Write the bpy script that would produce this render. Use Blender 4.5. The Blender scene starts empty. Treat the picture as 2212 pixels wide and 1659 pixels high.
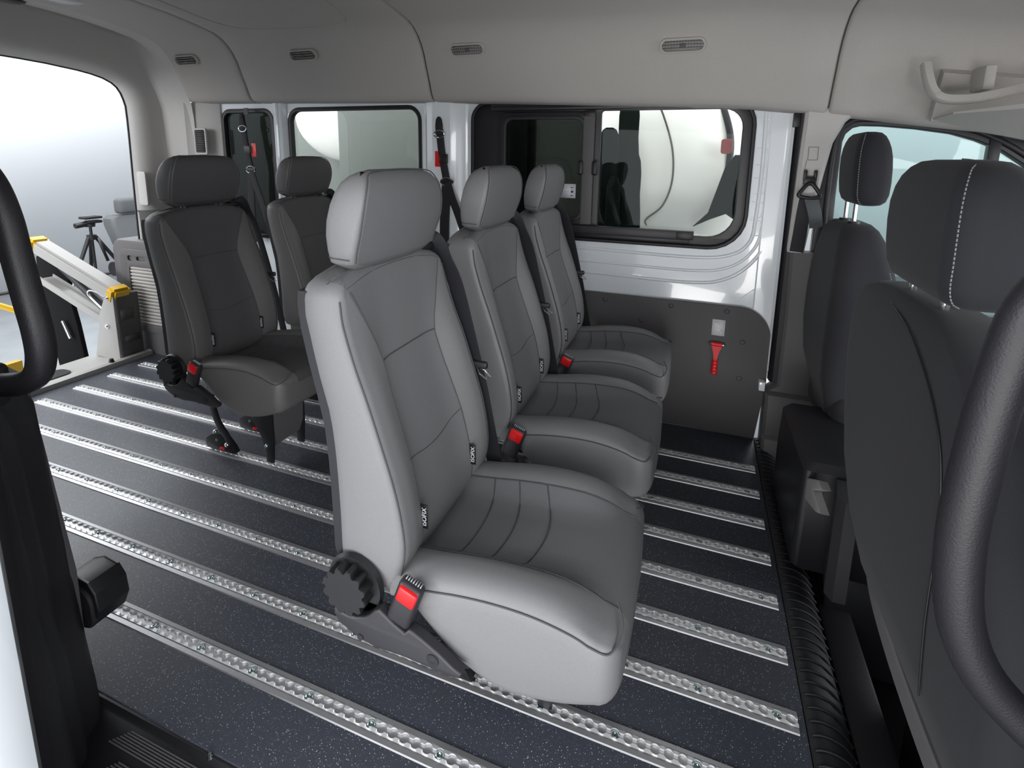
import bpy, bmesh, math, random
from mathutils import Vector, Matrix
random.seed(7)
PI = math.pi
S = bpy.context.scene
COL = S.collection

# ------------------------------------------------------------------ camera, world, lamps, exposure
cam = bpy.data.cameras.new('camera')
cam.sensor_width = 36.0
cam.lens = 18.03
cam.shift_y = -0.1309
cam.clip_start = 0.02
camo = bpy.data.objects.new('camera', cam)
COL.objects.link(camo)
camo.matrix_world = Matrix(((0.93917, -0.07438, 0.33530, -0.0751),
                            (0.34315, 0.16244, -0.92513, -0.6930),
                            (0.01435, 0.98391, 0.17808, 1.1149),
                            (0, 0, 0, 1)))
S.camera = camo

W = bpy.data.worlds.new('studio_world'); S.world = W; W.use_nodes = True
bg = W.node_tree.nodes['Background']
bg.inputs[0].default_value = (0.93, 0.96, 1.0, 1)
bg.inputs[1].default_value = 1.7

def area(name, loc, target, sx, sy, power, color=(1, 1, 1), portal=False):
    l = bpy.data.lights.new(name, 'AREA'); l.shape = 'RECTANGLE'; l.size = sx; l.size_y = sy
    l.energy = power; l.color = color
    if portal: l.cycles.is_portal = True
    o = bpy.data.objects.new(name, l); COL.objects.link(o)
    o.location = loc
    d = Vector(target) - Vector(loc)
    o.rotation_euler = d.to_track_quat('-Z', 'Y').to_euler()
    return o
area('fill_light_left', (-5.2, -5.6, 2.3), (-0.9, 0.9, 0.9), 3.0, 2.6, 210, (0.97, 0.98, 1.0))  # unseen fill light added to brighten the far wall and seats
area('fill_light_right', (3.6, -5.6, 2.3), (-0.6, 0.9, 0.9), 3.0, 2.6, 190, (0.97, 0.98, 1.0))  # second added fill, set aside so the window pane doesn't mirror it
area('fill_uplight_side', (-0.8, -4.2, -0.40), (-0.9, 1.3, 1.55), 4.0, .9, 120, (1.0, 0.985, 0.97))  # low unseen light, added to brighten the headliner
area('fill_light_wall', (-5.6, 2.5, 4.6), (-8.0, 2.5, .6), 6.0, 1.0, 330, (0.96, 0.98, 1.0))  # added light that whitens the rear studio wall
area('fill_light_rear', (-6.6, 0.4, 3.2), (-2.4, 0.6, 0.4), 2.4, 2.0, 50, (0.97, 0.98, 1.0))  # added fill for the tailgate end, no lamp seen there
area('fill_light_front', (4.2, 0.2, 1.8), (0.2, 0.9, 1.0), 2.0, 1.6, 60, (0.97, 0.98, 1.0))  # made-up fill from the windscreen side, brightens the interior

S.view_settings.view_transform = 'Standard'
S.view_settings.look = 'None'
S.view_settings.gamma = 1.0
S.view_settings.use_curve_mapping = False
S.view_settings.exposure = 0.18

# ------------------------------------------------------------------ materials
MATS = {}
def mat(name, col, rough=0.5, metal=0.0, noise=0.0, nscale=200.0, bump=0.0, bscale=400.0, spec=0.5, coat=0.0, trans=0.0, alpha=1.0, sheen=0.0):
    if name in MATS: return MATS[name]
    m = bpy.data.materials.new(name); m.use_nodes = True
    nt = m.node_tree; b = nt.nodes['Principled BSDF']
    b.inputs['Base Color'].default_value = (*col, 1)
    b.inputs['Roughness'].default_value = rough
    b.inputs['Metallic'].default_value = metal
    b.inputs['Specular IOR Level'].default_value = spec
    b.inputs['Coat Weight'].default_value = coat
    b.inputs['Sheen Weight'].default_value = sheen
    tc = nt.nodes.new('ShaderNodeTexCoord')
    if noise:
        n = nt.nodes.new('ShaderNodeTexNoise'); n.inputs['Scale'].default_value = nscale; n.inputs['Detail'].default_value = 3
        nt.links.new(tc.outputs['Object'], n.inputs['Vector'])
        r = nt.nodes.new('ShaderNodeMapRange'); r.inputs['From Min'].default_value = .3; r.inputs['From Max'].default_value = .7
        r.inputs['To Min'].default_value = 1 - noise; r.inputs['To Max'].default_value = 1 + noise
        nt.links.new(n.outputs['Fac'], r.inputs['Value'])
        v = nt.nodes.new('ShaderNodeVectorMath'); v.operation = 'SCALE'; v.inputs[0].default_value = col
        nt.links.new(r.outputs[0], v.inputs['Scale'])
        nt.links.new(v.outputs[0], b.inputs['Base Color'])
    if bump:
        n = nt.nodes.new('ShaderNodeTexNoise'); n.inputs['Scale'].default_value = bscale; n.inputs['Detail'].default_value = 2
        nt.links.new(tc.outputs['Object'], n.inputs['Vector'])
        bp = nt.nodes.new('ShaderNodeBump'); bp.inputs['Strength'].default_value = bump; bp.inputs['Distance'].default_value = 0.001
        nt.links.new(n.outputs['Fac'], bp.inputs['Height'])
        nt.links.new(bp.outputs['Normal'], b.inputs['Normal'])
    MATS[name] = m
    return m

def seat_mat(name, c_side, c_mid, r_side=.5, r_mid=.82):
    m = bpy.data.materials.new(name); m.use_nodes = True
    nt = m.node_tree; b = nt.nodes['Principled BSDF']
    at = nt.nodes.new('ShaderNodeAttribute'); at.attribute_name = 'panel'
    mr = nt.nodes.new('ShaderNodeMapRange'); mr.inputs['From Min'].default_value = -.0004; mr.inputs['From Max'].default_value = .0004
    nt.links.new(at.outputs['Fac'], mr.inputs['Value'])
    tc = nt.nodes.new('ShaderNodeTexCoord'); n = nt.nodes.new('ShaderNodeTexNoise'); n.inputs['Scale'].default_value = 800; n.inputs['Detail'].default_value = 2
    nt.links.new(tc.outputs['Object'], n.inputs['Vector'])
    mx = nt.nodes.new('ShaderNodeMix'); mx.data_type = 'RGBA'; mx.inputs[6].default_value = (*c_side, 1); mx.inputs[7].default_value = (*c_mid, 1)
    nt.links.new(mr.outputs[0], mx.inputs[0])
    sc = nt.nodes.new('ShaderNodeMapRange'); sc.inputs['From Min'].default_value = .3; sc.inputs['From Max'].default_value = .7; sc.inputs['To Min'].default_value = .93; sc.inputs['To Max'].default_value = 1.07
    nt.links.new(n.outputs['Fac'], sc.inputs['Value'])
    v = nt.nodes.new('ShaderNodeVectorMath'); v.operation = 'SCALE'; nt.links.new(mx.outputs[2], v.inputs[0]); nt.links.new(sc.outputs[0], v.inputs['Scale'])
    nt.links.new(v.outputs[0], b.inputs['Base Color'])
    rr = nt.nodes.new('ShaderNodeMapRange'); rr.inputs['To Min'].default_value = r_side; rr.inputs['To Max'].default_value = r_mid
    nt.links.new(mr.outputs[0], rr.inputs['Value']); nt.links.new(rr.outputs[0], b.inputs['Roughness'])
    bp = nt.nodes.new('ShaderNodeBump'); bp.inputs['Strength'].default_value = .2; bp.inputs['Distance'].default_value = .001
    nt.links.new(n.outputs['Fac'], bp.inputs['Height']); nt.links.new(bp.outputs['Normal'], b.inputs['Normal'])
    return m
def panel_attr(o, fn):
    a = o.data.attributes.new('panel', 'FLOAT', 'POINT')
    for i, v in enumerate(o.data.vertices): a.data[i].value = fn(v.co)

def glass_mat(name, tint, refl=0.08, rough=0.0):
    m = bpy.data.materials.new(name); m.use_nodes = True
    nt = m.node_tree; nt.nodes.clear()
    o = nt.nodes.new('ShaderNodeOutputMaterial'); mx = nt.nodes.new('ShaderNodeMixShader')
    t = nt.nodes.new('ShaderNodeBsdfTransparent'); g = nt.nodes.new('ShaderNodeBsdfGlossy')
    t.inputs[0].default_value = (*tint, 1); g.inputs['Roughness'].default_value = rough
    g.inputs[0].default_value = (.9, .95, .93, 1)
    lw = nt.nodes.new('ShaderNodeFresnel'); lw.inputs[0].default_value = 1.28
    nt.links.new(lw.outputs[0], mx.inputs[0]); nt.links.new(t.outputs[0], mx.inputs[1]); nt.links.new(g.outputs[0], mx.inputs[2])
    nt.links.new(mx.outputs[0], o.inputs[0])
    MATS[name] = m
    return m

def floor_mat():
    m = bpy.data.materials.new('speckled_vinyl'); m.use_nodes = True
    nt = m.node_tree; b = nt.nodes['Principled BSDF']
    b.inputs['Roughness'].default_value = 0.42
    tc = nt.nodes.new('ShaderNodeTexCoord')
    base = (0.044, 0.048, 0.062)
    last = None
    for k, (sc, th, c) in enumerate(((230, 0.15, (0.75, 0.82, 0.9)), (340, 0.16, (0.25, 0.34, 0.42)), (410, 0.16, (0.010, 0.010, 0.015)))):
        v = nt.nodes.new('ShaderNodeTexVoronoi'); v.inputs['Scale'].default_value = sc
        v.inputs['Randomness'].default_value = 1.0
        nt.links.new(tc.outputs['Object'], v.inputs['Vector'])
        lt = nt.nodes.new('ShaderNodeMath'); lt.operation = 'LESS_THAN'; lt.inputs[1].default_value = th
        nt.links.new(v.outputs['Distance'], lt.inputs[0])
        # only a part of the cells carries a flake
        sp = nt.nodes.new('ShaderNodeSeparateColor'); nt.links.new(v.outputs['Color'], sp.inputs[0])
        gt = nt.nodes.new('ShaderNodeMath'); gt.operation = 'GREATER_THAN'; gt.inputs[1].default_value = 0.42
        nt.links.new(sp.outputs[0], gt.inputs[0])
        mu = nt.nodes.new('ShaderNodeMath'); mu.operation = 'MULTIPLY'
        nt.links.new(lt.outputs[0], mu.inputs[0]); nt.links.new(gt.outputs[0], mu.inputs[1])
        mx = nt.nodes.new('ShaderNodeMix'); mx.data_type = 'RGBA'
        mx.inputs[7].default_value = (*c, 1)
        if last is None: mx.inputs[6].default_value = (*base, 1)
        else: nt.links.new(last, mx.inputs[6])
        nt.links.new(mu.outputs[0], mx.inputs[0]); last = mx.outputs[2]
    nt.links.new(last, b.inputs['Base Color'])
    n = nt.nodes.new('ShaderNodeTexNoise'); n.inputs['Scale'].default_value = 300
    nt.links.new(tc.outputs['Object'], n.inputs['Vector'])
    bp = nt.nodes.new('ShaderNodeBump'); bp.inputs['Strength'].default_value = .25; bp.inputs['Distance'].default_value = .0006
    nt.links.new(n.outputs['Fac'], bp.inputs['Height']); nt.links.new(bp.outputs['Normal'], b.inputs['Normal'])
    MATS['floor'] = m
    return m

M = dict(
    vinyl=mat('light_grey_vinyl', (0.40, 0.40, 0.41), .5, noise=.02, bump=.15, bscale=700),
    cloth=mat('mid_grey_cloth', (0.20, 0.205, 0.215), .8, noise=.08, nscale=900, bump=.3, bscale=900, sheen=.1),
    seam=mat('dark_seam', (0.06, 0.06, 0.065), .7),
    lseat=seat_mat('light_grey_seat_cover', (.170, .168, .172), (.124, .124, .128)),
    shadeseat=seat_mat('shaded_seat_cover', (.118, .113, .111), (.066, .063, .066)),  # same cover as front row, rear row shade put into the colour
    dvinyl=mat('dark_grey_vinyl', (0.115, 0.112, 0.112), .55, noise=.03, bump=.2, bscale=700),
    dcloth=mat('dark_grey_cloth', (0.050, 0.050, 0.055), .85, noise=.1, nscale=900, bump=.3, bscale=900),
    shell=mat('black_back_shell', (0.012, 0.012, 0.016), .6),
    black=mat('black_plastic', (0.010, 0.010, 0.012), .42, bump=.2, bscale=900),
    matte=mat('matte_black_steel', (0.010, 0.010, 0.011), .95, spec=.12),
    blackm=mat('black_moulding', (0.024, 0.023, 0.027), .45, bump=.1, bscale=1200),
    rubber=mat('black_rubber', (0.013, 0.012, 0.015), .48, bump=.35, bscale=500),
    belt=mat('black_webbing', (0.011, 0.011, 0.015), .7, bump=.3, bscale=1500),
    beltg=mat('grey_webbing', (0.07, 0.08, 0.085), .7, bump=.4, bscale=1500),
    red=mat('red_plastic', (0.75, 0.012, 0.015), .35),
    chrome=mat('chrome', (0.85, 0.86, 0.87), .12, 1.0),
    alu=mat('anodised_aluminium', (0.52, 0.52, 0.53), .40, .8, noise=.04, nscale=60),
    alub=mat('bright_aluminium', (0.93, 0.93, 0.93), .30, .55),
    zinc=mat('zinc_screw', (0.50, 0.60, 0.58), .3, 1.0),
    white=mat('white_body_paint', (0.84, 0.88, 0.91), .18, coat=.6),
    panel=mat('dark_grey_panel', (0.085, 0.080, 0.083), .6, noise=.06, nscale=600, bump=.2, bscale=900),
    frame=mat('black_window_frame', (0.016, 0.015, 0.018), .4),
    liner=mat('grey_headliner', (0.47, 0.445, 0.42), .9, noise=.05, nscale=500, bump=.3, bscale=700),
    groove=mat('liner_groove', (0.10, 0.095, 0.09), .9),
    trim=mat('warm_grey_trim', (0.52, 0.50, 0.48), .55, noise=.03, nscale=500, bump=.15, bscale=900),
    dtrimv=mat('vent_grey', (.25, .24, .235), .6),
    dtrim=mat('dark_grey_trim', (0.105, 0.10, 0.102), .6, noise=.05, nscale=500, bump=.2, bscale=900),
    fcloth=mat('charcoal_cloth', (0.0125, 0.0125, 0.0165), .85, noise=.12, nscale=1000, bump=.4, bscale=1000, sheen=.05),
    stitch=mat('grey_stitching', (0.22, 0.22, 0.22), .8),
    lift=mat('grey_powder_coat', (0.40, 0.39, 0.375), .5, noise=.05, nscale=900, bump=.2, bscale=900),
    liftd=mat('dark_powder_coat', (0.11, 0.105, 0.10), .6, bump=.2, bscale=900),
    grip=mat('black_grip_tape', (0.03, 0.03, 0.03), .9, bump=.6, bscale=1200),
    yellow=mat('yellow_plastic', (0.72, 0.44, 0.015), .35),
    paper=mat('white_label', (0.80, 0.81, 0.84), .6),
    ink=mat('black_ink', (0.02, 0.02, 0.02), .6),
    inkg=mat('grey_ink', (0.40, 0.40, 0.42), .6),
    inkr=mat('red_ink', (0.6, 0.1, 0.12), .6),
    lens=mat('lamp_lens', (0.75, 0.77, 0.78), .25),
    studio=mat('white_studio_wall', (0.93, 0.95, 0.97), .9),
    ground=mat('grey_studio_floor', (0.26, 0.275, 0.29), .55, noise=.12, nscale=3),
    skirting=mat('dark_skirting', (0.05, 0.05, 0.05), .6),
    cream=mat('cream_reflection', (0.90, 0.88, 0.82), .5, noise=.03, nscale=3),  # bright reflection in the glass, painted as a cream colour
    greygreen=mat('grey_green_reflection', (0.15, 0.165, 0.145), .5),  # grey-green part of the imitated window reflection
    dark=mat('dark_green_reflection', (0.008, 0.012, 0.010), .95, spec=.03),  # dark of the seats mirrored in the glass, as a colour
    refl_red=mat('dark_red_reflection', (0.22, 0.03, 0.03), .4),  # red spot in the imitated reflection
)
floor_mat()
glass_mat('clear_glass', (.95, .965, .955))
glass_mat('door_glass', (.70, .79, .775))
glass_mat('privacy_glass', (.15, .162, .152))

# ------------------------------------------------------------------ helpers
def link(name, me, m=None, parent=None, smooth=True, mods=None):
    o = bpy.data.objects.new(name, me); COL.objects.link(o)
    if m is not None:
        for x in (m if isinstance(m, (list, tuple)) else [m]): me.materials.append(x)
    if smooth:
        for p in me.polygons: p.use_smooth = True
    if parent is not None: o.parent = parent
    return o

def fin(bm, name, m, parent=None, angle=35, smooth=True):
    bmesh.ops.recalc_face_normals(bm, faces=bm.faces)
    if smooth:
        a = math.radians(angle)
        for e in bm.edges:
            if len(e.link_faces) == 2 and e.calc_face_angle(0) > a: e.smooth = False
    me = bpy.data.meshes.new(name); bm.to_mesh(me); bm.free()
    return link(name, me, m, parent, smooth)

def tag(o, label=None, cat=None, group=None, kind=None):
    if label: o['label'] = label
    if cat: o['category'] = cat
    if group: o['group'] = group
    if kind: o['kind'] = kind
    return o

def empty(name, loc=(0, 0, 0), rz=0, label=None, cat=None, group=None):
    o = bpy.data.objects.new(name, None); COL.objects.link(o)
    o.empty_display_size = .05
    o.location = loc; o.rotation_euler = (0, 0, rz)
    return tag(o, label, cat, group)

def copy_tree(o, parent=None):
    c = o.copy(); COL.objects.link(c)
    if parent: c.parent = parent
    for ch in [x for x in S.objects if x.parent == o]: copy_tree(ch, c)
    return c

def add_box(bm, lo, hi, bev=0.0, seg=2, mi=0, rot=None, piv=None):
    g = bmesh.ops.create_cube(bm, size=1.0)
    vs = g['verts']
    lo = Vector(lo); hi = Vector(hi); c = (lo + hi) / 2; s = hi - lo
    for v in vs: v.co = Vector((v.co.x * s.x, v.co.y * s.y, v.co.z * s.z)) + c
    if rot is not None:
        bmesh.ops.rotate(bm, verts=vs, cent=piv or c, matrix=rot)
    fs = set(f for v in vs for f in v.link_faces)
    if bev > 0:
        es = list(set(e for v in vs for e in v.link_edges))
        r = bmesh.ops.bevel(bm, geom=es, offset=bev, segments=seg, affect='EDGES', profile=.5)
        fs = set(r['faces']) | set(f for f in fs if f.is_valid)
    for f in fs:
        if f.is_valid: f.material_index = mi
    return bm

def box(name, lo, hi, m, bev=0.0, parent=None, seg=2, rot=None, piv=None):
    bm = bmesh.new(); add_box(bm, lo, hi, bev, seg, rot=rot, piv=piv)
    return fin(bm, name, m, parent)

def add_cyl(bm, a, b, r0, r1=None, n=16, mi=0, caps=True):
    a = Vector(a); b = Vector(b); r1 = r0 if r1 is None else r1
    d = (b - a).normalized()
    u = d.orthogonal().normalized(); w = d.cross(u)
    A = []; B = []
    for i in range(n):
        t = 2 * PI * i / n; q = u * math.cos(t) + w * math.sin(t)
        A.append(bm.verts.new(a + q * r0)); B.append(bm.verts.new(b + q * r1))
    fs = [bm.faces.new((A[i], A[(i + 1) % n], B[(i + 1) % n], B[i])) for i in range(n)]
    if caps: fs += [bm.faces.new(A[::-1]), bm.faces.new(B)]
    for f in fs: f.material_index = mi
    return fs

def cr(pts, n=6, closed=False):
    """Catmull-Rom smoothing of a polyline"""
    P = [Vector(p) for p in pts]; out = []
    N = len(P)
    rng = range(N if closed else N - 1)
    for i in rng:
        if closed: p0, p1, p2, p3 = P[i - 1], P[i], P[(i + 1) % N], P[(i + 2) % N]
        else: p0, p1, p2, p3 = P[max(i - 1, 0)], P[i], P[i + 1], P[min(i + 2, N - 1)]
        for k in range(n):
            t = k / n
            out.append(.5 * ((2 * p1) + (p2 - p0) * t + (2 * p0 - 5 * p1 + 4 * p2 - p3) * t * t + (3 * p1 - p0 - 3 * p2 + p3) * t ** 3))
    if not closed: out.append(P[-1])
    return out

def add_tube(bm, pts, r, n=8, closed=False, mi=0, flat=None):
    P = [Vector(p) for p in pts]; N = len(P)
    rings = []
    up = None
    for i, p in enumerate(P):
        if closed: t = (P[(i + 1) % N] - P[i - 1]).normalized()
        else: t = (P[min(i + 1, N - 1)] - P[max(i - 1, 0)]).normalized()
        if up is None: u = t.orthogonal().normalized()
        else:
            u = (up - t * up.dot(t))
            u = u.normalized() if u.length > 1e-6 else t.orthogonal().normalized()
        up = u; w = t.cross(u)
        rr = r[i] if isinstance(r, (list, tuple)) else r
        rings.append([bm.verts.new(p + (u * math.cos(2 * PI * k / n) + w * math.sin(2 * PI * k / n)) * rr) for k in range(n)])
    m = N if closed else N - 1
    for i in range(m):
        A = rings[i]; B = rings[(i + 1) % N]
        for k in range(n):
            f = bm.faces.new((A[k], A[(k + 1) % n], B[(k + 1) % n], B[k])); f.material_index = mi
    if not closed:
        for f in (bm.faces.new(rings[0][::-1]), bm.faces.new(rings[-1])): f.material_index = mi
    return rings

def tube(name, pts, r, m, parent=None, n=10, closed=False):
    bm = bmesh.new(); add_tube(bm, pts, r, n, closed)
    return fin(bm, name, m, parent, 60)

def add_strap(bm, pts, wdir, w, t=.0014, mi=0):
    """flat webbing: centre line, width direction(s), width, thickness"""
    P = [Vector(p) for p in pts]; N = len(P); R = []
    for i, p in enumerate(P):
        tt = (P[min(i + 1, N - 1)] - P[max(i - 1, 0)]).normalized()
        wd = Vector(wdir[i] if isinstance(wdir[0], (tuple, list, Vector)) else wdir)
        wd = (wd - tt * wd.dot(tt)).normalized(); nn = tt.cross(wd)
        ww = (w[i] if isinstance(w, (list, tuple)) else w) / 2
        R.append([bm.verts.new(p + wd * a * ww + nn * b * t) for a, b in ((-1, -1), (-.8, -1.6), (.8, -1.6), (1, -1), (1, 1), (.8, 1.6), (-.8, 1.6), (-1, 1))])
    for i in range(N - 1):
        for k in range(8):
            bm.faces.new((R[i][k], R[i][(k + 1) % 8], R[i + 1][(k + 1) % 8], R[i + 1][k])).material_index = mi
    bm.faces.new(R[0][::-1]); bm.faces.new(R[-1])

def loft(bm, rings, caps=(True, True), mi=0, closed=True, matf=None):
    V = [[bm.verts.new(p) for p in r] for r in rings]
    n = len(V[0])
    for i in range(len(V) - 1):
        for k in range(n if closed else n - 1):
            q = (V[i][k], V[i][(k + 1) % n], V[i + 1][(k + 1) % n], V[i + 1][k])
            try:
                f = bm.faces.new(q); f.material_index = matf(f.calc_center_median()) if matf else mi
            except ValueError: pass
    if closed:
        if caps[0]: bm.faces.new(V[0][::-1]).material_index = mi
        if caps[1]: bm.faces.new(V[-1]).material_index = mi
    return V

def rrect(x0, y0, x1, y1, r, n=6, rs=None):
    """rounded rectangle outline, counter clockwise; rs = (bl, br, tr, tl) radii"""
    rs = rs or (r, r, r, r); out = []
    for (cx, cy, sx, sy, a0, rr) in ((x0, y0, 1, 1, PI, rs[0]), (x1, y0, -1, 1, 1.5 * PI, rs[1]), (x1, y1, -1, -1, 0, rs[2]), (x0, y1, 1, -1, .5 * PI, rs[3])):
        rr = max(rr, 1e-4)
        for k in range(n + 1):
            a = a0 + .5 * PI * k / n
            out.append((cx + sx * rr + math.cos(a) * rr, cy + sy * rr + math.sin(a) * rr))
    return out

def plate(name, outline, holes, thick, m, mat4, parent=None, bev=.0, seg=2):
    """flat sheet with holes from 2D outlines; mat4 places the local XY plane"""
    cu = bpy.data.curves.new(name, 'CURVE'); cu.dimensions = '2D'; cu.fill_mode = 'BOTH'
    cu.extrude = thick / 2; cu.bevel_depth = bev; cu.bevel_resolution = seg; cu.offset = -bev
    for pts in [outline] + list(holes):
        sp = cu.splines.new('POLY'); sp.points.add(len(pts) - 1)
        for i, p in enumerate(pts): sp.points[i].co = (p[0], p[1], 0, 1)
        sp.use_cyclic_u = True
    o = bpy.data.objects.new(name, cu); COL.objects.link(o)
    dg = bpy.context.evaluated_depsgraph_get()
    me = bpy.data.meshes.new_from_object(o.evaluated_get(dg)); me.name = name
    bpy.data.objects.remove(o)
    me.transform(mat4)
    bm = bmesh.new(); bm.from_mesh(me); bpy.data.meshes.remove(me)
    bmesh.ops.remove_doubles(bm, verts=bm.verts, dist=1e-5)
    return fin(bm, name, m, parent, 30)

def XZ(y):   # local x->X, local y->Z, placed at Y=y ; local z -> -Y
    return Matrix(((1, 0, 0, 0), (0, 0, -1, y), (0, 1, 0, 0), (0, 0, 0, 1)))
def YZ(x):   # local x->Y, local y->Z
    return Matrix(((0, 0, 1, x), (1, 0, 0, 0), (0, 1, 0, 0), (0, 0, 0, 1)))
def XY(z):
    return Matrix(((1, 0, 0, 0), (0, 1, 0, 0), (0, 0, 1, z), (0, 0, 0, 1)))

def interp(tab, x):
    if x <= tab[0][0]: return tab[0][1]
    for a, b in zip(tab, tab[1:]):
        if x <= b[0]:
            t = (x - a[0]) / (b[0] - a[0]); 
            return a[1] + (b[1] - a[1]) * t
    return tab[-1][1]
def sinterp(tab, x):
    """smooth interpolation"""
    n = len(tab)
    if x <= tab[0][0]: return tab[0][1]
    if x >= tab[-1][0]: return tab[-1][1]
    for i in range(n - 1):
        if x <= tab[i + 1][0]:
            (x1, y1), (x2, y2) = tab[i], tab[i + 1]
            m1 = (y2 - tab[i - 1][1]) / (x2 - tab[i - 1][0]) if i > 0 else (y2 - y1) / (x2 - x1)
            m2 = (tab[i + 2][1] - y1) / (tab[i + 2][0] - x1) if i + 2 < n else (y2 - y1) / (x2 - x1)
            h = x2 - x1; t = (x - x1) / h
            return (2*t**3 - 3*t*t + 1) * y1 + (t**3 - 2*t*t + t) * h * m1 + (-2*t**3 + 3*t*t) * y2 + (t**3 - t*t) * h * m2
def sstep(a, b, x):
    t = min(max((x - a) / (b - a), 0), 1); return t * t * (3 - 2 * t)

def text_mesh(name, s, size, m, mat4, parent=None, ext=.0003):
    cu = bpy.data.curves.new(name, 'FONT'); cu.body = s; cu.size = size; cu.extrude = ext
    cu.align_x = 'CENTER'; cu.align_y = 'CENTER'
    o = bpy.data.objects.new(name, cu); COL.objects.link(o)
    dg = bpy.context.evaluated_depsgraph_get()
    me = bpy.data.meshes.new_from_object(o.evaluated_get(dg)); me.name = name
    bpy.data.objects.remove(o)
    me.transform(mat4)
    return link(name, me, m, parent, False)

# ------------------------------------------------------------------ studio around the van
GZ = -0.65
tag(box('studio_floor', (-8.06, -9, GZ - .1), (9, 9, GZ), M['ground']), kind='structure')
tag(box('wall_studio_rear', (-8.3, -9, GZ), (-8.06, 9, 6.0), M['studio']), kind='structure')
tag(box('wall_studio_side', (-8.06, 8.8, GZ), (9, 9, 6.0), M['studio']), kind='structure')
tag(box('baseboard_rear', (-8.06, -9, GZ), (-8.05, 9, GZ + .035), M['skirting']), kind='structure')

# ------------------------------------------------------------------ van floor
FX0, FX1, FY0, FY1 = -2.885, 0.205, -0.145, 1.475
fl = box('floor', (FX0, FY0, -.02), (FX1, FY1, 0.0), MATS['floor'], .003)
tag(fl, kind='structure')
tag(box('trim_1', (FX0, FY0, -.5), (FX1, FY1 + .1, -.0205), M['blackm']), kind='structure')

# aluminium L-track rails: one mesh, nine rails, each with its screws
RW = .024
def rail_mesh(x0, x1):
    bm = bmesh.new()
    # extrusion: sloped outer flanges and a shallow channel
    prof = [(-RW, .0), (-RW + .0015, .0028), (-.0135, .0036), (-.0125, .0012), (.0125, .0012), (.0135, .0042), (RW - .0015, .0030), (RW, .0)]
    for a, b in zip(prof, prof[1:]):
        q = [bm.verts.new((x, y, z)) for x in (x0, x1) for y, z in (a, b)]
        bm.faces.new((q[0], q[1], q[3], q[2]))
    for x in (x0, x1): bm.faces.new([bm.verts.new((x, y, z)) for y, z in prof])
    # scalloped lips either side of the slot
    P = .0254; lip = []
    n = int(round((x1 - x0) / P))
    for i in range(n):
        xc = x0 + P * (i + .5)
        for t in (-.5, -.40, -.34, -.26, -.15, 0, .15, .26, .34, .40):
            d = abs(t * P); r = .0098
            y = math.sqrt(max(r * r - d * d, 0)); y = max(y, .0048)
            lip.append((xc + t * P, y))
    lip.append((x1, .0048))
    for s in (-1, 1):
        top = [bm.verts.new((x, s * y, .0062)) for x, y in lip]
        out = [bm.verts.new((x, s * .0118, .0046)) for x, y in lip]
        bot = [bm.verts.new((x, s * y, .0016)) for x, y in lip]
        for i in range(len(lip) - 1):
            bm.faces.new((top[i], top[i + 1], out[i + 1], out[i])).material_index = 1
            bm.faces.new((top[i], top[i + 1], bot[i + 1], bot[i])).material_index = 1
    bmesh.ops.remove_doubles(bm, verts=bm.verts, dist=1e-6)
    for f in bm.faces:
        if f.normal.z < -.5: f.normal_flip()
    me = bpy.data.meshes.new('floor_rail'); bm.to_mesh(me); bm.free(); me.materials.append(M['alu']); me.materials.append(M['alub'])
    return me
def screw_mesh():
    bm = bmesh.new()
    prof = [(.0085, .0), (.0080, .0022), (.0050, .0036), (.0034, .0038), (.0030, .0016), (.0, .0016)]
    n = 14; rings = []
    for r, z in prof[:-1]: rings.append([(r * math.cos(2 * PI * k / n), r * math.sin(2 * PI * k / n), z + .0016) for k in range(n)])
    loft(bm, rings)
    bmesh.ops.recalc_face_normals(bm, faces=bm.faces)
    me = bpy.data.meshes.new('screw'); bm.to_mesh(me); bm.free(); me.materials.append(M['zinc'])
    for p in me.polygons: p.use_smooth = True
    return me
rme = rail_mesh(-2.8067, 0.2032 - .0127)
sme = screw_mesh()
rl = ['aluminium floor rail nearest the sliding door step', 'second floor rail from the sliding door step, under the big front seat',
      'third floor rail from the sliding door step', 'fourth floor rail from the sliding door step', 'middle one of the nine floor rails, under the front rear-row seat',
      'fourth floor rail from the far side wall', 'third floor rail from the far side wall', 'second floor rail from the far side wall',
      'aluminium floor rail nearest the far side wall']
for k in range(9):
    r = bpy.data.objects.new('floor_rail', rme); COL.objects.link(r); r.location = (0, .1524 * k, .0002)
    tag(r, rl[k], 'floor rail', 'aluminium rails let into the dark vinyl floor')
    for j in range(-18, 2):
        s = bpy.data.objects.new('screw', sme); COL.objects.link(s); s.parent = r; s.location = (j * .1524, 0, 0)
# small beads where the vinyl was cut, wall edge bead
tag(box('trim_2', (-2.2, 1.449, .0), (.205, 1.455, .006), M['alu']), kind='structure')

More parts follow.
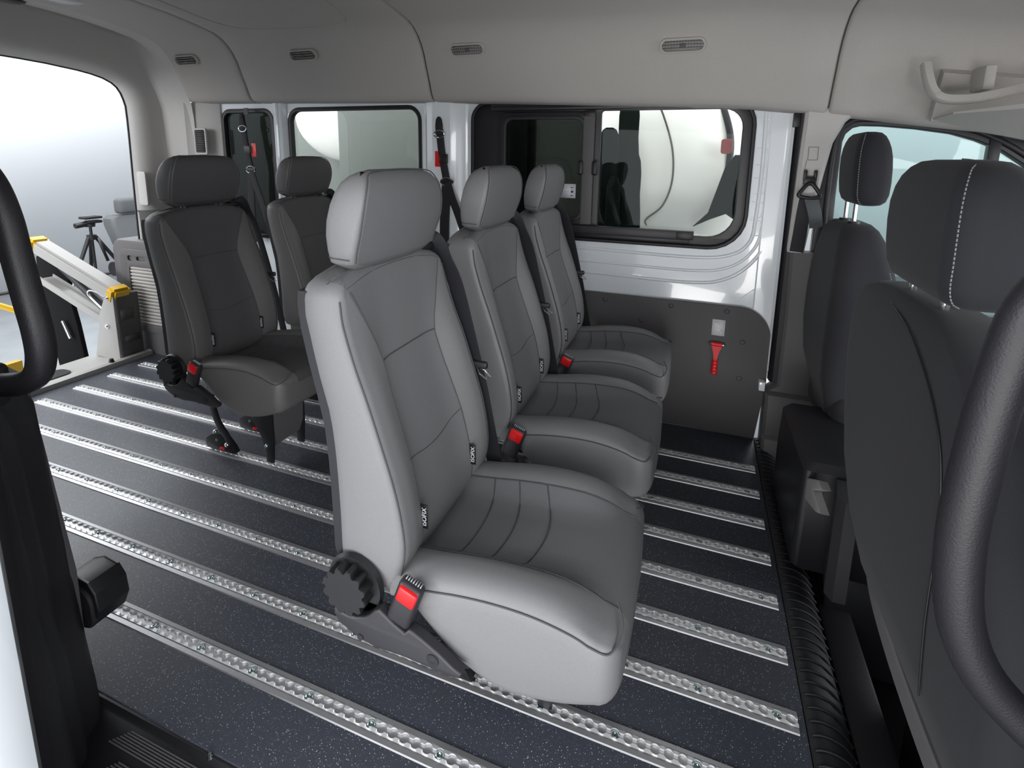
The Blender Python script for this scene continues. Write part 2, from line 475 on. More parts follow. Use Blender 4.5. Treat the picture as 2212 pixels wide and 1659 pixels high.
# ------------------------------------------------------------------ passenger seats
XF = [(.395, -.498), (.44, -.484), (.488, -.475), (.54, -.479), (.598, -.491), (.66, -.510), (.738, -.536), (.79, -.556), (.845, -.574), (.88, -.582), (.92, -.590)]
XR = [(.395, -.600), (.44, -.613), (.53, -.614), (.618, -.616), (.70, -.624), (.76, -.640), (.82, -.655), (.886, -.668), (.92, -.664)]
HW = [(.395, .172), (.45, .178), (.60, .180), (.75, .180), (.86, .177), (.92, .168)]
def front_x(y, z):
    a = abs(y)
    rec = .024 * sstep(.40, .55, z) * (1 - sstep(.70, .88, z)) + .006
    return sinterp(XF, z) - rec * (1 - sstep(.060, .148, a))
def seam_w(z):      # half width of the centre panel of the backrest
    return interp([(.39, .108), (.60, .100), (.765, .090), (.80, .100), (.90, .150), (.93, .158)], z)
def back_ring(z, ins=0.0, dz=0.0, zc=0.0):
    h = interp(HW, z) - ins
    xf0 = sinterp(XF, z); xr = sinterp(XR, z) + ins
    r = .030; rf = .016; pts = []
    # rear face
    for k in range(5):
        pts.append((xr, -(h - r) * k / 4))
    for k in range(1, 5):
        a = .5 * PI * k / 4; pts.append((xr + r * (1 - math.cos(a)), -(h - r) - r * math.sin(a)))
    pts.append(((xr + xf0) / 2, -h - .003))
    for k in range(0, 4):
        a = .5 * PI * k / 4
        pts.append((xf0 - ins - rf + rf * math.sin(a), -(h - rf) - rf * math.cos(a)))
    for y in (-(h - rf), -.158, -.150, -.142, -.135, -.126, -.118, -.109, -.100, -.091, -.080, -.060, -.035, 0):
        y = max(y, -(h - rf)); pts.append((front_x(y, z) - ins, y))
    out = pts + [(x, -y) for x, y in pts[-2:0:-1]]
    res = []
    for x, y in out:
        cz = zc * (1 - (abs(y) / .18) ** 2.4)
        res.append(Vector((x, y, z + dz + cz)))
    return res
def make_backrest(parent, mv, mc):
    bm = bmesh.new(); rings = []
    zs = [.41, .43, .45, .475, .50, .53, .56, .59, .62, .65, .68, .71, .735, .76, .785, .81, .83, .85, .87, .885]
    rings.append(back_ring(.400, .022)); rings.append(back_ring(.402, .008))
    zs = sorted(zs + [.42, .44, .465, .765, .775, .795, .82, .84, .86, .8775])
    for z in zs: rings.append(back_ring(z, 0, 0, .026 * sstep(.80, .90, z)))
    for k in range(1, 6):
        a = .5 * PI * k / 5; rr = .022
        rings.append(back_ring(.885, rr * (1 - math.cos(a)) , rr * math.sin(a), .026 + .004 * math.sin(a)))
    def mf(c):
        if c.x > front_x(c.y, c.z) - .02 and abs(c.y) < seam_w(c.z) and c.z > .41: return 1
        return 0
    loft(bm, rings)
    o = fin(bm, 'backrest', mv, parent, 60)
    panel_attr(o, lambda c: min(seam_w(c.z) - abs(c.y), .02) if c.x > front_x(c.y, min(c.z, .92)) - .03 else -.02)
    # thin dark rear shell
    bm = bmesh.new(); rings = []
    for z in (.42, .46, .50, .56, .62, .68, .74, .79, .84, .88, .90):
        h = interp(HW, z) - .004; xr = sinterp(XR, z)
        ring = []
        for k in range(9):
            y = -h + 2 * h * k / 8; e = .012 * (abs(y) / h) ** 6
            ring.append(Vector((xr - .012 + e, y, z)))
        ring += [Vector((sinterp(XR, z) + .026, h, z)), Vector((sinterp(XR, z) + .026, -h, z))]
        rings.append(ring)
    loft(bm, rings)
    fin(bm, 'back_shell', M['shell'], parent, 50)
    # seams
    def fp(y, z, e=.0012): return (front_x(y, z) + e, y, z + .026 * sstep(.80, .90, z) * (1 - (abs(y) / .18) ** 2.4))
    bm = bmesh.new()
    for s in (-1, 1):
        add_tube(bm, [fp(s * seam_w(z), z, .0004) for z in [.42 + .01 * i for i in range(48)]], .0011, 6)
        add_tube(bm, [(sinterp(XF, z) - .0025, s * (interp(HW, z) - .0048), z) for z in [.41 + .012 * i for i in range(41)]], .0015, 6)
    add_tube(bm, [fp(y, .768) for y in [-.090 + .01 * i for i in range(19)]], .0012, 6)
    add_tube(bm, [(front_x(y, .885) - .004, y, .885 + .010 + .028 * (1 - (abs(y) / .18) ** 2.4)) for y in [-.150 + .01 * i for i in range(31)]], .0014, 6)
    add_tube(bm, [fp(y, .60 - .02 * (1 - (y / .1) ** 2)) for y in [-.098 + .014 * i for i in range(15)]], .0005, 6)
    fin(bm, 'seam_piping', M['seam'], o, 80)
    # ISOFIX tags on the seams, just above the cushion
    for s in (-1, 1):
        t = bmesh.new(); yy = s * .1015
        x0 = front_x(yy, .50)
        add_box(t, (x0 - .002, yy - .0010, .476), (x0 + .0125, yy + .0010, .522), .0006)
        tg = fin(t, 'isofix_tag', M['black'], o)
        tg['label'] = 'small black tag reading ISOFIX'
        text_mesh('tag_lettering', 'ISOFIX', .0118, M['paper'],
                  Matrix.Translation((x0 + .0062, yy - .0014, .499)) @ Matrix(((1, 0, 0, 0), (0, 0, -1, 0), (0, 1, 0, 0), (0, 0, 0, 1))) @ Matrix.Rotation(PI / 2, 4, 'Z'), tg)
    return o

ZB = [(-.47, .40), (-.43, .360), (-.38, .318), (-.34, .300), (-.308, .292), (-.26, .296), (-.22, .304), (-.18, .316), (-.145, .330), (-.13, .335)]
ZP = [(-.52, .425), (-.436, .437), (-.38, .447), (-.32, .453), (-.259, .453), (-.20, .445), (-.17, .436), (-.143, .420)]     # side piping height
ZC = [(-.54, .418), (-.46, .424), (-.38, .430), (-.30, .438), (-.22, .446), (-.17, .445), (-.145, .437), (-.128, .418)]     # centre of the cushion
def cush_top(x, y):
    a = abs(y); bol = sinterp(ZP, x) + .022 - .012 * sstep(-.24, -.14, x)
    c = sinterp(ZC, x)
    t = sstep(.070, .128, a)
    return c + (max(bol, c) - c) * t
def cush_ring(x, ins=0.0, dx=0.0):
    h = .180 - ins; zb = sinterp(ZB, x) + ins; zp = sinterp(ZP, x) - ins * .6
    pts = []
    for k in range(5): pts.append((-(h - .02) * k / 4, zb))
    for k in range(1, 4):
        a = .5 * PI * k / 3; pts.append((-(h - .02) - .02 * math.sin(a), zb + .02 * (1 - math.cos(a))))
    pts.append((-h - .004, (zb + zp) / 2)); pts.append((-h - .002, zp - .02)); pts.append((-h, zp - .002))
    pts.append((-h + .003, zp + .006))
    zt = cush_top(x, .135) - ins
    pts.append((-h + .010, zp + (zt - zp) * .62)); pts.append((-h + .022, zp + (zt - zp) * .92))
    for y in (-.145, -.132, -.118, -.104, -.090, -.070, -.035, 0): pts.append((max(y, -h + .03), cush_top(x, y) - ins))
    out = pts + [(-y, z) for y, z in pts[-2:0:-1]]
    return [Vector((x + dx - .010 * (abs(y) / .18) ** 3 * sstep(-.3, -.13, x), y, z)) for y, z in out]
def make_cushion(parent, mv, mc):
    bm = bmesh.new(); rings = []
    xs = [-.50, -.47, -.44, -.41, -.38, -.35, -.32, -.29, -.26, -.23, -.205, -.185, -.168, -.155]
    rings.append(cush_ring(-.515, .02))
    for x in xs: rings.append(cush_ring(x))
    for k in range(1, 7):
        a = .5 * PI * k / 6; rr = .030
        rings.append(cush_ring(-.155, rr * (1 - math.cos(a)), rr * math.sin(a)))
    def mf(c): return 1 if (abs(c.y) < .108 and (c.z > cush_top(min(c.x, -.155), c.y) - .03)) else 0
    loft(bm, rings)
    o = fin(bm, 'seat_cushion', mv, parent, 60)
    panel_attr(o, lambda c: .108 - abs(c.y) if c.z > .40 else -.02)
    bm = bmesh.new()
    def cp(x, y, e=.0010):
        xx = min(x, -.155); return (x - .010 * (abs(y) / .18) ** 3 * sstep(-.3, -.13, x), y, cush_top(xx, y) + e - (0 if x <= -.155 else .030 * (1 - math.sqrt(max(1 - ((x + .155) / .030) ** 2, 0)))))
    for s in (-1, 1):
        add_tube(bm, [cp(-.50 + .012 * i, s * .108) for i in range(31)], .0014, 6)
        # side piping, dropping over the front corner
        pp = [(x - .010 * sstep(-.3, -.13, x), s * .1806, sinterp(ZP, x) - .001) for x in [-.48 + .012 * i for i in range(27)]]
        add_tube(bm, pp, .0014, 6)
        add_tube(bm, cr([pp[-1], (-.151, s * .1775, .427), (-.140, s * .166, .430), (-.134, s * .150, .437), (-.135, s * .132, .447), (-.145, s * .112, .455)], 5), .0015, 6)
    for x0, b in ((-.300, .030), (-.365, .024), (-.425, .018)):
        add_tube(bm, [cp(x0 - b * (y / .108) ** 2 + .01, y, .0012) for y in [-.107 + .0107 * i for i in range(21)]], .0012, 6)
    fin(bm, 'seam_piping', M['seam'], o, 80)
    return o

def make_headrest(parent, mv, mc, dz=0.0, tilt=0.0):
    bm = bmesh.new(); rings = []
    # z, x rear, x front, half width
    T = [(.938, -.636, -.580, .126), (.942, -.641, -.576, .131), (.960, -.643, -.571, .134), (.985, -.643, -.562, .137), (1.01, -.640, -.556, .1375), (1.035, -.635, -.553, .134),
         (1.055, -.629, -.553, .128), (1.070, -.623, -.556, .120), (1.081, -.615, -.562, .109), (1.088, -.605, -.571, .094)]
    for z, xr, xf, h in T:
        z += dz; r = .020; pts = []
        for k in range(5): pts.append((xr, -(h - r) * k / 4))
        for k in range(1, 4):
            a = .5 * PI * k / 3; pts.append((xr + r * (1 - math.cos(a)), -(h - r) - r * math.sin(a)))
        rf = .012
        for k in range(0, 4):
            a = .5 * PI * k / 3; pts.append((xf - .010 - rf + rf * math.sin(a), -(h - rf) - rf * math.cos(a)))
        for y in (.8, .6, .4, .2, 0): pts.append((xf - .010 * y ** 2.2, -y * (h - rf)))
        out = pts + [(x, -y) for x, y in pts[-2:0:-1]]
        rings.append([Vector((x, y, z)) for x, y in out])
    # underside tucks in
    lo = [Vector(((p.x + .608) * .45 - .608, p.y * .8, .934 - .010 + dz)) for p in rings[0]]
    tp = [Vector(((p.x + .590) * .5 - .590, p.y * .8, 1.0915 + dz)) for p in rings[-1]]
    rings = [lo] + rings + [tp]
    def mf(c): return 1 if (c.x > -.580 and abs(c.y) < .118 and .945 < c.z - dz < 1.078) else 0
    loft(bm, rings)
    o = fin(bm, 'headrest', mv, parent, 55)
    hw = [(z + dz, h - .0125) for z, xr, xf, h in T]
    panel_attr(o, lambda c: (interp(hw, c.z) - abs(c.y)) if c.x > -.597 else -.03)
    bm = bmesh.new()
    for s in (-1, 1):
        add_tube(bm, cr([(xf - .0105, s * (h - .006), z + dz) for z, xr, xf, h in T[1:8]] + [(-.573, s * .100, 1.0855 + dz), (-.575, s * .06, 1.0905 + dz), (-.575, 0, 1.092 + dz)], 4), .0013, 6)
    add_tube(bm, cr([(-.639, -.120, .952 + dz), (-.632, -.1305, .950 + dz), (-.612, -.1335, .949 + dz), (-.592, -.1335, .948 + dz)], 4), .0009, 6)
    fin(bm, 'seam_piping', M['seam'], o, 80)
    for s in (-1, 1):
        bm = bmesh.new(); add_cyl(bm, (-.610, s * .060, .915), (-.610, s * .060, .945 + dz), .0055, n=12)
        fin(bm, 'headrest_post', M['chrome'], o)
        bm = bmesh.new(); add_cyl(bm, (-.610, s * .060, .925), (-.610, s * .060, .940), .013, .010, 16)
        fin(bm, 'post_collar', M['black'], o)
    return o

def make_bracket(parent):
    # side recliner cover: blade shape with a round seat for the knob
    out = [(-.5954, .3749), (-.5858, .3697), (-.5698, .3668), (-.5538, .3684), (-.5379, .3742), (-.5272, .3823), (-.5165, .3946), (-.5078, .3994), (-.4964, .3919), (-.4801, .3812), (-.4624, .3721), (-.454, .381), (-.446, .3799), (-.4239, .3695), (-.4006, .3573), (-.3761, .341), (-.3625, .3353), (-.364, .3264), (-.3855, .3223), (-.4167, .3243), (-.4652, .3264), (-.5158, .3234), (-.5417, .3272), (-.5678, .3363), (-.5888, .3477), (-.598, .3618)][::-1]
    o = plate('side_cover', out, [], .012, M['blackm'], XZ(-.196), parent, .004, 3)
    bm = bmesh.new()
    for x, z, r in ((-.411, .343, .011), (-.545, .334, .006)):
        add_cyl(bm, (x, -.2050, z), (x, -.2075, z), r, r * .95, 18)
    add_cyl(bm, (-.411, -.2075, .343), (-.411, -.2078, .343), .005, .004, 12)
    fin(bm, 'bolt_recess', M['shell'], o)
    # recliner plate behind the knob
    bm = bmesh.new()
    add_cyl(bm, (-.565, -.184, .413), (-.565, -.192, .413), .054, .051, 32)
    add_box(bm, (-.56, -.192, .345), (-.47, -.184, .395), .004)
    fin(bm, 'recliner_plate', M['black'], parent)
    return o
def make_knob(parent):
    bm = bmesh.new(); rings = []
    n = 96; lobes = 12
    for yy, sc, d in ((-.192, 1.0, .010), (-.206, 1.0, .009), (-.2125, 1.0, .0075), (-.2145, .97, .007)):
        ring = []
        for k in range(n):
            a = 2 * PI * k / n; c = .5 + .5 * math.cos(lobes * a); r = .0425 * sc - d * c ** 1.6
            ring.append(Vector((-.568 + r * math.cos(a), yy, .417 + r * math.sin(a))))
        rings.append(ring)
    loft(bm, rings)
    return fin(bm, 'recliner_knob', M['black'], parent, 40)

def make_buckle(parent):
    # body leans back in the corner of cushion and backrest
    RY = Matrix.Rotation(math.radians(20), 3, 'Y'); pv_ = (-.463, -.196, .420)
    bm = bmesh.new()
    add_box(bm, (-.484, -.207, .380), (-.442, -.184, .462), .008, 3, rot=RY, piv=pv_)
    o = fin(bm, 'belt_buckle', M['blackm'], parent)
    bm = bmesh.new()
    add_box(bm, (-.479, -.2115, .430), (-.446, -.195, .4585), .004, 2, rot=RY, piv=pv_)
    fin(bm, 'release_button', M['red'], o)
    bm = bmesh.new()
    for k in range(7):
        add_box(bm, (-.477 + .0044 * k, -.197, .4615), (-.4752 + .0044 * k, -.188, .4635), 0, rot=RY, piv=pv_)
    fin(bm, 'slot_ribs', M['inkg'], o)
    bm = bmesh.new()
    add_strap(bm, [(-.474, -.194, .390), (-.468, -.192, .365), (-.45, -.190, .32)], (1, 0, .2), .03, .002)
    fin(bm, 'buckle_stalk', M['black'], o)
    return o

def make_belt(parent, hang=True):
    bm = bmesh.new()
    pts = cr([(-.655, .120, .938), (-.630, .142, .945), (-.600, .160, .936), (-.584, .172, .90), (-.562, .180, .85), (-.540, .186, .76), (-.522, .190, .68), (-.504, .192, .60), (-.488, .193, .52), (-.472, .193, .445), (-.466, .192, .40), (-.463, .190, .33)], 5)
    n = len(pts); wd = []
    for i in range(n):
        t = sstep(0, .35, i / n); wd.append(Vector((.25 + .75 * t, .9 * (1 - t) - .28 * t, 0)))
    add_strap(bm, pts, wd, .043, .0012)
    o = fin(bm, 'belt_webbing', M['belt'], parent, 40)
    # belt guide at the shoulder
    bm = bmesh.new()
    add_box(bm, (-.668, .095, .918), (-.600, .172, .936), .006)
    fin(bm, 'belt_guide', M['black'], o)
    # sliding tongue
    bm = bmesh.new()
    add_box(bm, (-.552, .178, .655), (-.484, .190, .672), .005, 3)
    tg = fin(bm, 'belt_tongue', M['black'], o)
    bm = bmesh.new()
    add_tube(bm, [(-.512, .184, .660), (-.496, .168, .650), (-.478, .166, .640), (-.474, .176, .641), (-.490, .182, .652)], .0018, 8, True)
    fin(bm, 'tongue_plate', M['chrome'], tg)
    return o

def make_base(parent, y0=.05, dx=0.0):
    """two floor feet on neighbouring rails, front leg plates and rear clamps"""
    b = bmesh.new()
    add_box(b, (-.50, -.13, .335), (-.16, .13, .352), .004)
    add_box(b, (-.50, y0 - .01, .27), (-.30, y0 + .165, .34), .004)
    o = fin(b, 'seat_frame', M['black'], parent)
    for k in range(2):
        y = y0 + .1524 * k
        out = [Vector(p) for p in ((-.300 + dx, 0, .30), (-.275 + dx, 0, .26), (-.262 + dx, 0, .20), (-.262 + dx, 0, .10), (-.270 + dx, 0, .008), (-.300 + dx, 0, .008), (-.302 + dx, 0, .06), (-.325 + dx, 0, .12), (-.37 + dx, 0, .18), (-.44 + dx, 0, .24), (-.46 + dx, 0, .30))]
        out = [(p.x, p.z) for p in out]
        leg = plate('leg', out, [], .006, M['black'], XZ(y), parent, .001, 1)
        for x, z in ((-.292 + dx, .075), (-.345 + dx, .185)):
            bm = bmesh.new(); add_cyl(bm, (x, y - .003, z), (x, y - .012, z), .008, .006, 6)
            fin(bm, 'leg_bolt', M['zinc'], leg)
        # rear clamp foot
        bm = bmesh.new()
        pl = [(-.590 + dx, .022), (-.585 + dx, .050), (-.555 + dx, .070), (-.520 + dx, .078), (-.495 + dx, .070), (-.455 + dx, .030), (-.445 + dx, .010), (-.580 + dx, .010)]
        foot = plate('clamp_foot', pl, [], .022, M['black'], XZ(y), parent, .002, 1)
        for a, b, r0, r1, n in (((-.530, -.012, .050), (-.530, -.016, .050), .007, .006, 12), ((-.475, -.012, .045), (-.475, -.022, .045), .009, .008, 6), ((-.535, -.014, .084), (-.520, -.020, .090), .009, .008, 6)):
            bm = bmesh.new(); add_cyl(bm, (a[0] + dx, y + a[1], a[2]), (b[0] + dx, y + b[1], b[2]), r0, r1, n)
            fin(bm, 'clamp_bolt', M['chrome'], foot)
        box('release_tab', (-.512 + dx, y - .020, .020), (-.492 + dx, y - .010, .028), M['red'], .002, foot)
        # diagonal link from clamp to frame
        bm = bmesh.new()
        add_strap(bm, cr([(-.540 + dx, y - .013, .235), (-.530 + dx, y - .013, .17), (-.510 + dx, y - .013, .12), (-.475 + dx, y - .013, .075), (-.460 + dx, y - .013, .045)], 4), (1, 0, .2), .030, .003)
        fin(bm, 'frame_link', M['black'], foot)
    # curved web plate between the legs
    bm = bmesh.new(); rings = []
    for x, z in ((-.300, .29), (-.272, .24), (-.262, .17), (-.266, .11), (-.285, .06)):
        rings.append([Vector((x + dx, y0, z)), Vector((x + dx, y0 + .152, z)), Vector((x + dx - .004, y0 + .152, z)), Vector((x + dx - .004, y0, z))])
    loft(bm, rings); fin(bm, 'web_plate', M['dtrim'], parent)
    return o

def make_seat(loc, label, group, mv, mc, knob, y0, dx, hz=0.0):
    t = empty('passenger_seat', loc, 0, label, 'seat', group)
    make_backrest(t, mv, mc); make_cushion(t, mv, mc); make_headrest(t, mv, mc, hz)
    make_buckle(t); make_belt(t); make_base(t, y0, dx)
    if knob: make_bracket(t); make_knob(t)
    return t
YC = .105
seat1 = make_seat((0, YC, 0), 'light grey passenger seat in the foreground, largest, with round black recliner knob', 'light grey bench row seats', M['lseat'], None, True, .047, -.01)
seat2 = make_seat((0, YC + .5, 0), 'light grey passenger seat in the middle of the front row of three', 'light grey bench row seats', M['lseat'], None, False, .0, -.01)
seat3 = make_seat((0, YC + 1.0, 0), 'light grey passenger seat beside the far side panel with the red hammer', 'light grey bench row seats', M['lseat'], None, False, -.04, -.01)
seat4 = make_seat((-1.085, YC + .5, 0), 'rear row passenger seat nearest the wheelchair lift, cover darkened by painted-in shade', 'shaded rear row seats', M['shadeseat'], None, True, .005, -.10, .014)
seat5 = make_seat((-1.085, YC + 1.0, 0), 'rear row passenger seat by the far windows, half hidden, cover darkened by painted-in shade', 'shaded rear row seats', M['shadeseat'], None, False, -.04, -.10, .014)

# ------------------------------------------------------------------ far side wall of the van
WY = 1.475
wall_out = [(-2.72, -.02), (.200, -.02), (.222, .235), (.235, .30), (.235, 1.45), (-2.72, 1.45)]
win1 = rrect(-2.100, .690, -1.320, 1.345, .07)
win2 = rrect(-1.052, .772, .098, 1.345, .09, rs=(.07, .13, .10, .07))
quart = rrect(-2.56, .66, -2.20, 1.345, .06)
wl = plate('wall_left', wall_out, [win1, win2, quart], .020, M['white'], XZ(WY + .010), None, .003)
tag(wl, kind='structure')
def ridge(pts, r=.007, w=True):
    bm = bmesh.new(); add_tube(bm, cr(pts, 6), r, 10); return bm
bm = bmesh.new()
# pressed swages in the sheet metal below and beside the window
for off, r in ((0, .008), (.055, .007), (.105, .008)):
    add_tube(bm, cr([(-1.02, WY, .735 - off), (-.5, WY, .732 - off), (-.10, WY, .727 - off), (.05, WY, .745 - off * .9), (.120 + off * .25, WY, .80 - off * .6), (.135 + off * .5, WY, .90 - off * .4), (.140 + off * .5, WY, 1.1), (.135 + off * .4, WY, 1.30)], 8), r, 10)
add_tube(bm, cr([(.110, WY, .575), (.165, WY, .625), (.185, WY, .615), (.185, WY, .585), (.178, WY, .570)], 4), .004, 8)
for z in (1.24, 1.13, 1.02, .93, .86):
    add_tube(bm, cr([(.115, WY, z + .03), (.150, WY, z + .028), (.155, WY, z), (.150, WY, z - .028), (.118, WY, z - .03)], 3), .004, 8)
o = fin(bm, 'trim_3', M['white'], None, 80); tag(o, kind='structure')
def pillar(name, prof, z0, z1):
    bm = bmesh.new(); rings = []
    for i in range(13):
        z = z0 + (z1 - z0) * i / 12
        rings.append([Vector((x, y, z)) for x, y in prof])
    loft(bm, rings); o = fin(bm, name, M['white'], None, 25); return tag(o, kind='structure')
pillar('trim_4', [(-1.305, 1.476), (-1.295, 1.462), (-1.272, 1.440), (-1.240, 1.430), (-1.236, 1.431), (-1.235, 1.434), (-1.231, 1.434), (-1.230, 1.431), (-1.190, 1.430), (-1.150, 1.432), (-1.120, 1.452), (-1.085, 1.458), (-1.068, 1.476)], .20, 1.45)
pillar('trim_5', [(-2.190, 1.476), (-2.182, 1.455), (-2.165, 1.440), (-2.152, 1.440), (-2.145, 1.452), (-2.135, 1.452), (-2.128, 1.442), (-2.118, 1.446), (-2.112, 1.476)], .5, 1.45)
pillar('trim_6', [(.150, 1.476), (.160, 1.468), (.205, 1.463), (.222, 1.455), (.230, 1.44), (.234, 1.476)], .30, 1.45)
tag(box('trim_7', (.200, 1.415, .225), (.222, 1.475, .262), M['white'], .003), kind='structure')

def rim(outer, inner_off, y, th, m, name, parent=None):
    pass
def offset_rrect(x0, z0, x1, z1, r, d, rs=None):
    return rrect(x0 + d, z0 + d, x1 - d, z1 - d, max(r - d, .004), 6, rs and tuple(max(q - d, .004) for q in rs))

# window 1 (behind the rear row)
w = plate('window_1', offset_rrect(-2.100, .690, -1.320, 1.345, .07, -.004), [offset_rrect(-2.100, .690, -1.320, 1.345, .07, .016)], .022, M['frame'], XZ(WY + .008), None, .003)
tag(w, kind='structure')
g = plate('window_pane', offset_rrect(-2.100, .690, -1.320, 1.345, .07, .008), [], .004, MATS['clear_glass'], XZ(WY + .016), w)
# quarter window
w = plate('window_2', offset_rrect(-2.56, .66, -2.20, 1.345, .06, -.004), [offset_rrect(-2.56, .66, -2.20, 1.345, .06, .018)], .022, M['frame'], XZ(WY + .008), None, .003)
tag(w, kind='structure')
plate('window_pane', offset_rrect(-2.56, .66, -2.20, 1.345, .06, .008), [], .004, MATS['privacy_glass'], XZ(WY + .016), w)
# window 3, with the sliding pane
RS = (.07, .13, .10, .07)
w3 = plate('window_3', offset_rrect(-1.052, .772, .098, 1.345, .09, -.005, RS), [rrect(-.900, .852, -.545, 1.285, .03), rrect(-.478, .812, .060, 1.308, .03, rs=(.012, .10, .07, .012))], .018, M['frame'], XZ(WY + .012), None, .003)
tag(w3, kind='structure')
plate('gasket', offset_rrect(-1.052, .772, .098, 1.345, .09, -.008, RS), [offset_rrect(-1.052, .772, .098, 1.345, .09, .006, RS)], .020, M['rubber'], XZ(WY - .004), w3, .004)
plate('window_pane', rrect(-.485, .800, .070, 1.315, .03), [], .004, MATS['clear_glass'], XZ(WY + .026), w3)
plate('sliding_pane', rrect(-.905, .845, -.52, 1.29, .02), [], .004, MATS['privacy_glass'], XZ(WY + .006), w3)
plate('sliding_frame', rrect(-.935, .825, -.500, 1.305, .045), [rrect(-.895, .860, -.548, 1.278, .035)], .014, M['frame'], XZ(WY - .006), w3, .003)
plate('inner_lip', rrect(-.905, .850, -.538, 1.288, .04), [rrect(-.891, .864, -.552, 1.274, .032)], .012, M['blackm'], XZ(WY - .014), w3, .003)
box('sliding_rail_top', (-.955, 1.440, 1.312), (-.085, 1.468, 1.342), M['blackm'], .003, w3)
box('rail_groove_top', (-.950, 1.4385, 1.322), (-.12, 1.4405, 1.330), M['black'], 0, w3)
box('sliding_rail_bottom', (-.700, 1.440, .800), (-.085, 1.470, .834), M['blackm'], .003, w3)
box('rail_step_bottom', (-.700, 1.446, .786), (-.100, 1.472, .800), M['black'], .002, w3)
b = box('rail_end_stop', (-.150, 1.436, 1.314), (-.090, 1.442, 1.340), M['black'], .002, w3)
b = box('rail_end_stop', (-.150, 1.436, .803), (-.090, 1.442, .831), M['black'], .002, w3)
box('pane_stile', (-.545, 1.448, .838), (-.500, 1.470, 1.306), M['dtrim'], .003, w3)
box('stile_cap', (-.545, 1.446, 1.285), (-.500, 1.452, 1.306), M['black'], .002, w3)
bm = bmesh.new()
for s in (-1, 1): add_box(bm, (-.5225 + s * .030 - .012, 1.440, 1.045), (-.5225 + s * .030 + .012, 1.470, 1.105), .008, 3)
fin(bm, 'pane_latch', M['black'], w3)
# sticker on the sliding pane
st = box('window_sticker', (-.640, 1.4745, .945), (-.575, 1.4765, 1.005), M['paper'], 0)
tag(st, 'small white sticker with padlock and arrows on the dark sliding pane', 'sticker')
bm = bmesh.new()
y = 1.4742
for z0, d in ((.990, 1), (.956, 1)):
    add_box(bm, (-.592, y - .0004, z0 - .001), (-.583, y, z0 + .001)); 
    q = [bm.verts.new(p) for p in ((-.598, y - .0003, z0), (-.591, y - .0003, z0 + .004), (-.591, y - .0003, z0 - .004))]; bm.faces.new(q)
add_box(bm, (-.595, y - .0004, .968), (-.585, y, .976))
add_tube(bm, [(-.5935, y, .976), (-.5930, y, .980), (-.590, y, .982), (-.587, y, .980), (-.5865, y, .976)], .0008, 6)
o = fin(bm, 'sticker_symbols', M['ink'], st)
bm = bmesh.new()
for z0 in (.990, .9725, .956): add_box(bm, (-.620, y - .0003, z0 - .0005), (-.604, y, z0 + .0005))
add_box(bm, (-.636, y - .0003, .997), (-.579, y, .9974)); add_box(bm, (-.636, y - .0003, .949), (-.579, y, .9494)); add_box(bm, (-.636, y - .0003, .949), (-.6356, y, .9974))
fin(bm, 'sticker_lines', M['inkg'], st)

# dark lining panel below the windows
pan_out = [(-2.15, .004)] + [(.205, .004), (.228, .235), (.228, .42)] + [(.108 + .12 * math.cos(a), .425 + .12 * math.sin(a)) for a in [PI * .5 * k / 10 for k in range(1, 11)]] + [(-1.0, .553), (-2.15, .556)]
pn = plate('trim_8', pan_out, [], .006, M['panel'], XZ(1.452), None, .0015)
tag(pn, kind='structure')
for (x, z) in ((-.422, .520), (-.151, .522), (.062, .523), (-.265, .446), (.129, .404), (.129, .251)):
    bm = bmesh.new(); rings = []
    for r, yy in ((.0105, 1.449), (.0105, 1.447), (.009, 1.4445), (.006, 1.443), (.002, 1.4425)):
        rings.append([Vector((x + r * math.cos(2 * PI * k / 16), yy, z + r * math.sin(2 * PI * k / 16))) for k in range(16)])
    loft(bm, rings); c = fin(bm, 'bolt_cap', M['panel'], pn, 70)
# paper notice above the hammer
pp = box('instruction_label', (.012, 1.4455, .420), (.060, 1.4474, .486), M['paper'], 0)
tag(pp, 'white instruction label with two small drawings above the red hammer', 'label')
bm = bmesh.new(); y = 1.4454
def frame_lines(bm, x0, z0, x1, z1, t=.0005):
    for a, b in (((x0, z0), (x1, z0)), ((x1, z0), (x1, z1)), ((x1, z1), (x0, z1)), ((x0, z1), (x0, z0))):
        add_box(bm, (min(a[0], b[0]) - t / 2, y - .0003, min(a[1], b[1]) - t / 2), (max(a[0], b[0]) + t / 2, y, max(a[1], b[1]) + t / 2))
frame_lines(bm, .018, .457, .054, .480); frame_lines(bm, .018, .427, .054, .451)
for a in ([(.024, .474), (.030, .478), (.040, .466), (.050, .462)], [(.030, .462), (.036, .470), (.046, .474)], [(.022, .444), (.028, .434), (.036, .437), (.044, .430)]):
    add_tube(bm, [(p[0], y, p[1]) for p in a], .0004, 5)
fin(bm, 'label_drawing', M['inkg'], pp)
bm = bmesh.new()
add_tube(bm, [(.022, y, .473), (.032, y, .478), (.040, y, .476)], .0006, 5); add_box(bm, (.044, y - .0003, .442), (.052, y, .4435))
fin(bm, 'label_red_mark', M['inkr'], pp)

